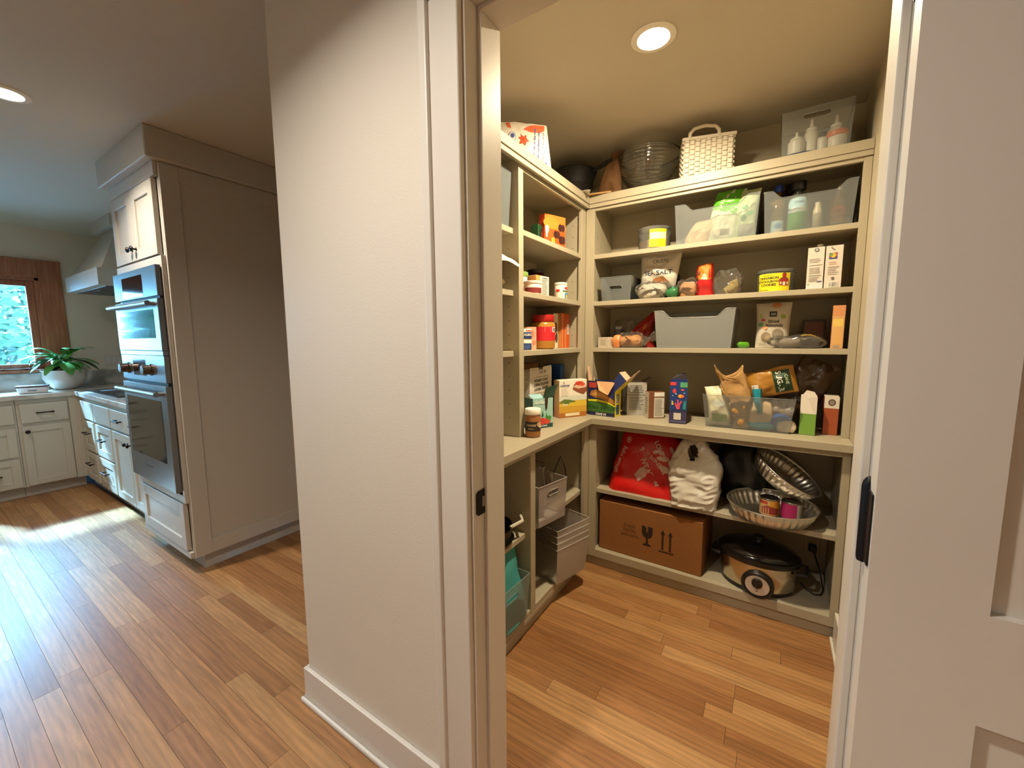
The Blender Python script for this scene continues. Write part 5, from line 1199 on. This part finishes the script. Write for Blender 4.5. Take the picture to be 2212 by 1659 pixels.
# slow cooker
t = thing('slow_cooker', 'oval stainless slow cooker with black lid and round dial on the bottom shelf', 'slow cooker', (-.02, 2.335, ZB+.0005), -.10)
SX, SY = .175, .135
MB().lathe([(.80, 0), (.86, .004), (.90, .025)], 48, sx=SX, sy=SY).build('base', M('#161412', .5), t, smooth=40)
MB().lathe([(.905, .0252), (.93, .03), (.96, .145), (.955, .15)], 64, sx=SX, sy=SY).build('body', M('#cfc3aa', .24, metal=1.0, bump=.02, bscale=150), t, smooth=40)
MB().lathe([(.965, .1502), (1.03, .153), (1.05, .165), (1.04, .178), (.98, .182)], 64, sx=SX, sy=SY).build('crock_rim', M('#141210', .2), t, smooth=40)
MB().lathe([(.99, .1822), (.95, .195), (.70, .212), (.35, .222), (.0, .224)], 48, sx=SX, sy=SY, cap=(True, False)).build('lid', M('#15120e', .12), t, smooth=50)
MB().lathe([(.016, .224), (.012, .235), (.024, .245), (.024, .254), (.015, .258)], 20).build('lid_knob', M('#141210', .35), t, smooth=40)
for s in (-1, 1):
    MB().tube([(s*SX*.93, -.05, .13), (s*(SX+.028), -.045, .135), (s*(SX+.032), .0, .136), (s*(SX+.028), .045, .135), (s*SX*.93, .05, .13)], .010, 8).build('handle', M('#161412', .5), t, smooth=40)
q = Matrix.Translation((.02, -SY*.925, .062)) @ Matrix.Rotation(PI/2+.12, 4, 'X')
ring = MB().lathe([(.070, -.012), (.070, .012), (.064, .018), (.056, .018), (.054, .012)], 36, M4=q, cap=(True, True)).build('control_panel', M('#161412', .35), t, smooth=40)
MB().lathe([(.052, .0122), (.052, .014), (.0, .0142)], 32, M4=q, cap=(False, False)).build('dial_face', M('#d8d4cc', .32, metal=.5), ring, smooth=40)
MB().lathe([(.024, .0145), (.022, .026), (.018, .028)], 24, M4=q @ Matrix.Translation((0, .014, 0))).build('dial_knob', M('#1a1512', .3), ring, smooth=40)
for dz in (-.018, -.03):
    MB().lathe([(.003, .0145), (.003, .0155)], 10, M4=q @ Matrix.Translation((0, dz, 0))).build('indicator', M('#2a2420', .4), ring)
t = thing('power_cord', 'thin black cord curling from the slow cooker to the wall outlet', 'cord', (0,0,0))
MB().tube([(.17, 2.40, .135), (.19, 2.39, .115), (.225, 2.365, .110), (.25, 2.375, .110), (.262, 2.42, .112), (.255, 2.50, .16), (.225, 2.585, .24)], .0035, 8).build('cord', M('#161412', .5), t, smooth=50)
B(.205, .24, 2.575, 2.612, .228, .262).build('plug', M('#161412', .5), t, bevel=.005, seg=2)
t = thing('wall_outlet', 'grey wall outlet low on the back panel of the bottom shelf', 'outlet', (.222, 2.6285, .245))
B(-.036, .036, -.006, -.0004, -.058, .058).build('cover_plate', CAB, t, bevel=.003, seg=2)

# ------------------------------------------------------------------ lower shelves, left
bin_box('storage_bin', 'clear bin with a handle slot overhanging the left middle lower shelf', (-.862, 1.69, ZM+.001), .215, .27, .20, R9-.20, clear('bin_warm', '#f0ecea', opaque=.5, rough=.3, body='#e6dedb'), slot=(.04, .155, .012), taper=.94)
t = thing('glass_pitcher', 'clear glass pitcher standing in the lower left bin', 'pitcher', (-.985, 1.71, ZM+.004))
pp = [(.05, 0), (.055, .004), (.062, .10), (.055, .22), (.06, .26)]
MB().lathe(pp + [(r-.003, z+.003) for r, z in reversed(pp[1:])], 28).build('body', GLASS, t, smooth=50)
MB().tube([(.058, 0, .24), (.10, 0, .235), (.11, 0, .17), (.10, 0, .09), (.06, 0, .07)], .006, 8).build('handle', GLASS, t, smooth=50)
t = thing('whisk', 'dark utensil with a looped wire end leaning out of the lower left bin', 'utensil', (-.96, 1.80, ZM+.006))
MB().tube([(0, 0, 0), (.01, .03, .15), (.03, .10, .26), (.045, .125, .20), (.05, .13, .15)], .003, 6).build('wire', M('#2a2622', .35, metal=.8), t, smooth=50)
mb = MB(); blob(mb, .05, .05, .035, 121, .006, c=(-.01, .04, .1)); mb.build('red_end', M('#8a2a24', .5), t, smooth=40)
for i in range(4):
    bin_box('storage_bin', ['lowest of the nested frosted bins on the left bottom shelf', 'second lowest of the nested frosted bins on the left bottom shelf', 'third of the nested frosted bins on the left bottom shelf', 'topmost of the nested frosted bins on the left bottom shelf'][i],
            (-.832, 1.866, ZB+.001+.034*i), .25, .35, .195, R9-.29, clear('nested%d' % i, '#f8f6f4', opaque=.5, rough=.35, body='#f6f1ec'), taper=.9, group='nested frosted bins')
# left column
bin_box('storage_bin', 'clear bin with a handle slot at the lower left, cut off by the door jamb', (-.878, 1.345, ZB+.001), .27, .30, .215, R9-.05, BIN, slot=(.042, .165, .012), taper=.93)
t = thing('lunch_bag', 'teal insulated bag slumped on top of the lower left bin', 'bag', (-.985, 1.40, ZB+.012))
def lb(a, b):
    u = a*2*PI; s = b; ct, st = math.cos(u), math.sin(u)
    w2 = .10*(1-s)**.55 + .006; d2 = .11*(1-.2*s)
    x = w2*math.copysign(abs(ct)**.5, ct); y = d2*math.copysign(abs(st)**.5, st)
    n_ = noise.noise(Vector((x*12, y*12, s*4)))*.010
    return (x+n_, y+n_, .33*s+n_*.5 if s > 0 else 0)
mb = MB().grid(lb, 32, 14, closeu=True); mb.f.append(tuple(range(31, -1, -1))); mb.m.append(0); mb.f.append(tuple(14*32+i for i in range(32))); mb.m.append(0)
mb.build('body', M('#3f8f8c', .45, bump=.1, bscale=40), t, smooth=30)
t = thing('saucepan', 'dark pan with a pale straight handle on the left middle lower shelf', 'pan', (-1.03, 1.36, ZM+.001))
MB().lathe([(.10, 0), (.115, .006), (.12, .075), (.123, .078), (.118, .074), (.112, .01)], 32).build('body', M('#1c1a18', .4), t, smooth=40)
MB().tube([(.10, .05, .07), (.12, .12, .078), (.085, .16, .08)], .008, 8).build('handle', M('#b8b4a4', .35), t, smooth=40)
t = thing('baking_tray', 'black dish hanging over the left lower shelf edge', 'pan', (-.965, 1.345, ZM+.0012))
MB().lathe([(.04, 0), (.055, .004), (.068, .03), (.071, .031), (.066, .028), (.052, .007)], 28, sy=1.5).build('body', M('#171513', .35), t, smooth=40)
t = thing('glass_jar', 'large clear glass jar in the shadow of the left lower shelf', 'jar', (-1.16, 1.44, ZM+.001))
jp = [(.06, 0), (.07, .005), (.072, .16), (.05, .2), (.052, .22)]
MB().lathe(jp + [(r-.003, z+.003) for r, z in reversed(jp[1:])], 28).build('body', GLASS, t, smooth=50)

# ------------------------------------------------------------------ kitchen counter things
t = thing('potted_plant', 'green leafy plant in a round white pot on the counter by the window', 'plant', (-5.80, .93, .9145))
MB().lathe([(.06, 0), (.075, .006), (.12, .05), (.145, .11), (.142, .165), (.155, .180), (.157, .186), (.146, .186), (.134, .165)], 36, cap=(True, False)).build('pot', M('#d5cfc6', .25), t, smooth=45)
MB().lathe([(.0, .158), (.134, .16)], 24, cap=(False, False)).build('soil', M('#3a2c20', .9), t)
MB().tube([(0,0,.15), (.01,.0,.22), (.0,.01,.30)], [.014, .011, .009], 8).build('stem', M('#5a5034', .8), t, smooth=40)
rnd = random.Random(77)
for i in range(34):
    a = rnd.uniform(0, 2*PI); el = rnd.uniform(-.5, .75); ln = rnd.uniform(.13, .24); wd = ln*.22
    st_ = Vector((rnd.uniform(-.02,.02), rnd.uniform(-.02,.02), rnd.uniform(.24,.33)))
    d_ = Vector((math.cos(a)*math.cos(el), math.sin(a)*math.cos(el), math.sin(el)*.8)); sd_ = d_.cross(Vector((0,0,1))).normalized()
    mb = MB()
    def lf(aa, bb):
        p = st_ + d_*(.05 + ln*bb) + sd_*(aa-.5)*2*wd*math.sin(PI*min(1, bb*.94+.03))**.8
        p.z += .02*math.sin(bb*PI) - .05*bb*bb - .012*abs(aa-.5)
        return p
    mb.grid(lf, 4, 8); mb.tube([st_, st_ + d_*.055], .0025, 5)
    mb.build('leaf', M(['#3f7a34', '#2f6a2c', '#4f8c44', '#5a9a4c'][i % 4], .35), t, smooth=60)
t = thing('food_tub', 'small white tub with dark lid and printed text on the kitchen counter', 'tub', (-5.60, .695, .9145), -.2)
o = MB().add([(-.05,-.085,0),(.05,-.085,0),(.05,.085,0),(-.05,.085,0),(-.056,-.095,.055),(.056,-.095,.055),(.056,.095,.055),(-.056,.095,.055)], [(0,3,2,1),(4,5,6,7),(0,1,5,4),(1,2,6,5),(2,3,7,6),(3,0,4,7)]).build('body', M('#d9d5d0', .4), t, bevel=.006, seg=2)
B(-.06, .06, -.1, .1, .0552, .068).build('lid', M('#4a2a30', .45), t, bevel=.004, seg=2)
deco(o, lambda u, v, q: (.0535+q+.003, u, v), [('t', 0, .028, .02, 'butter', '#5a5a66', 0, .0004)])
t = thing('spoon_rest', 'pale flat dish on the window stool beside the plant', 'dish', (KX+.0, .66, WZ0+.0008))
MB().lathe([(.02, 0), (.03, .002), (.045, .014), (.043, .014), (.028, .005)], 24, sy=2.2).build('body', M('#cfd0cc', .3), t, smooth=40)
t = thing('wall_switch', 'white wall plate with switches on the wall between window and hood', 'switch', (KX, 1.36, 1.17))
B(.0004, .006, -.075, .075, -.058, .058).build('cover_plate', M('#c9c6c0', .4), t, bevel=.003, seg=2)
for y in (-.04, 0, .04): B(.0062, .010, y-.012, y+.012, -.03, .03).build('rocker', M('#d6d3cc', .4), t, bevel=.002)
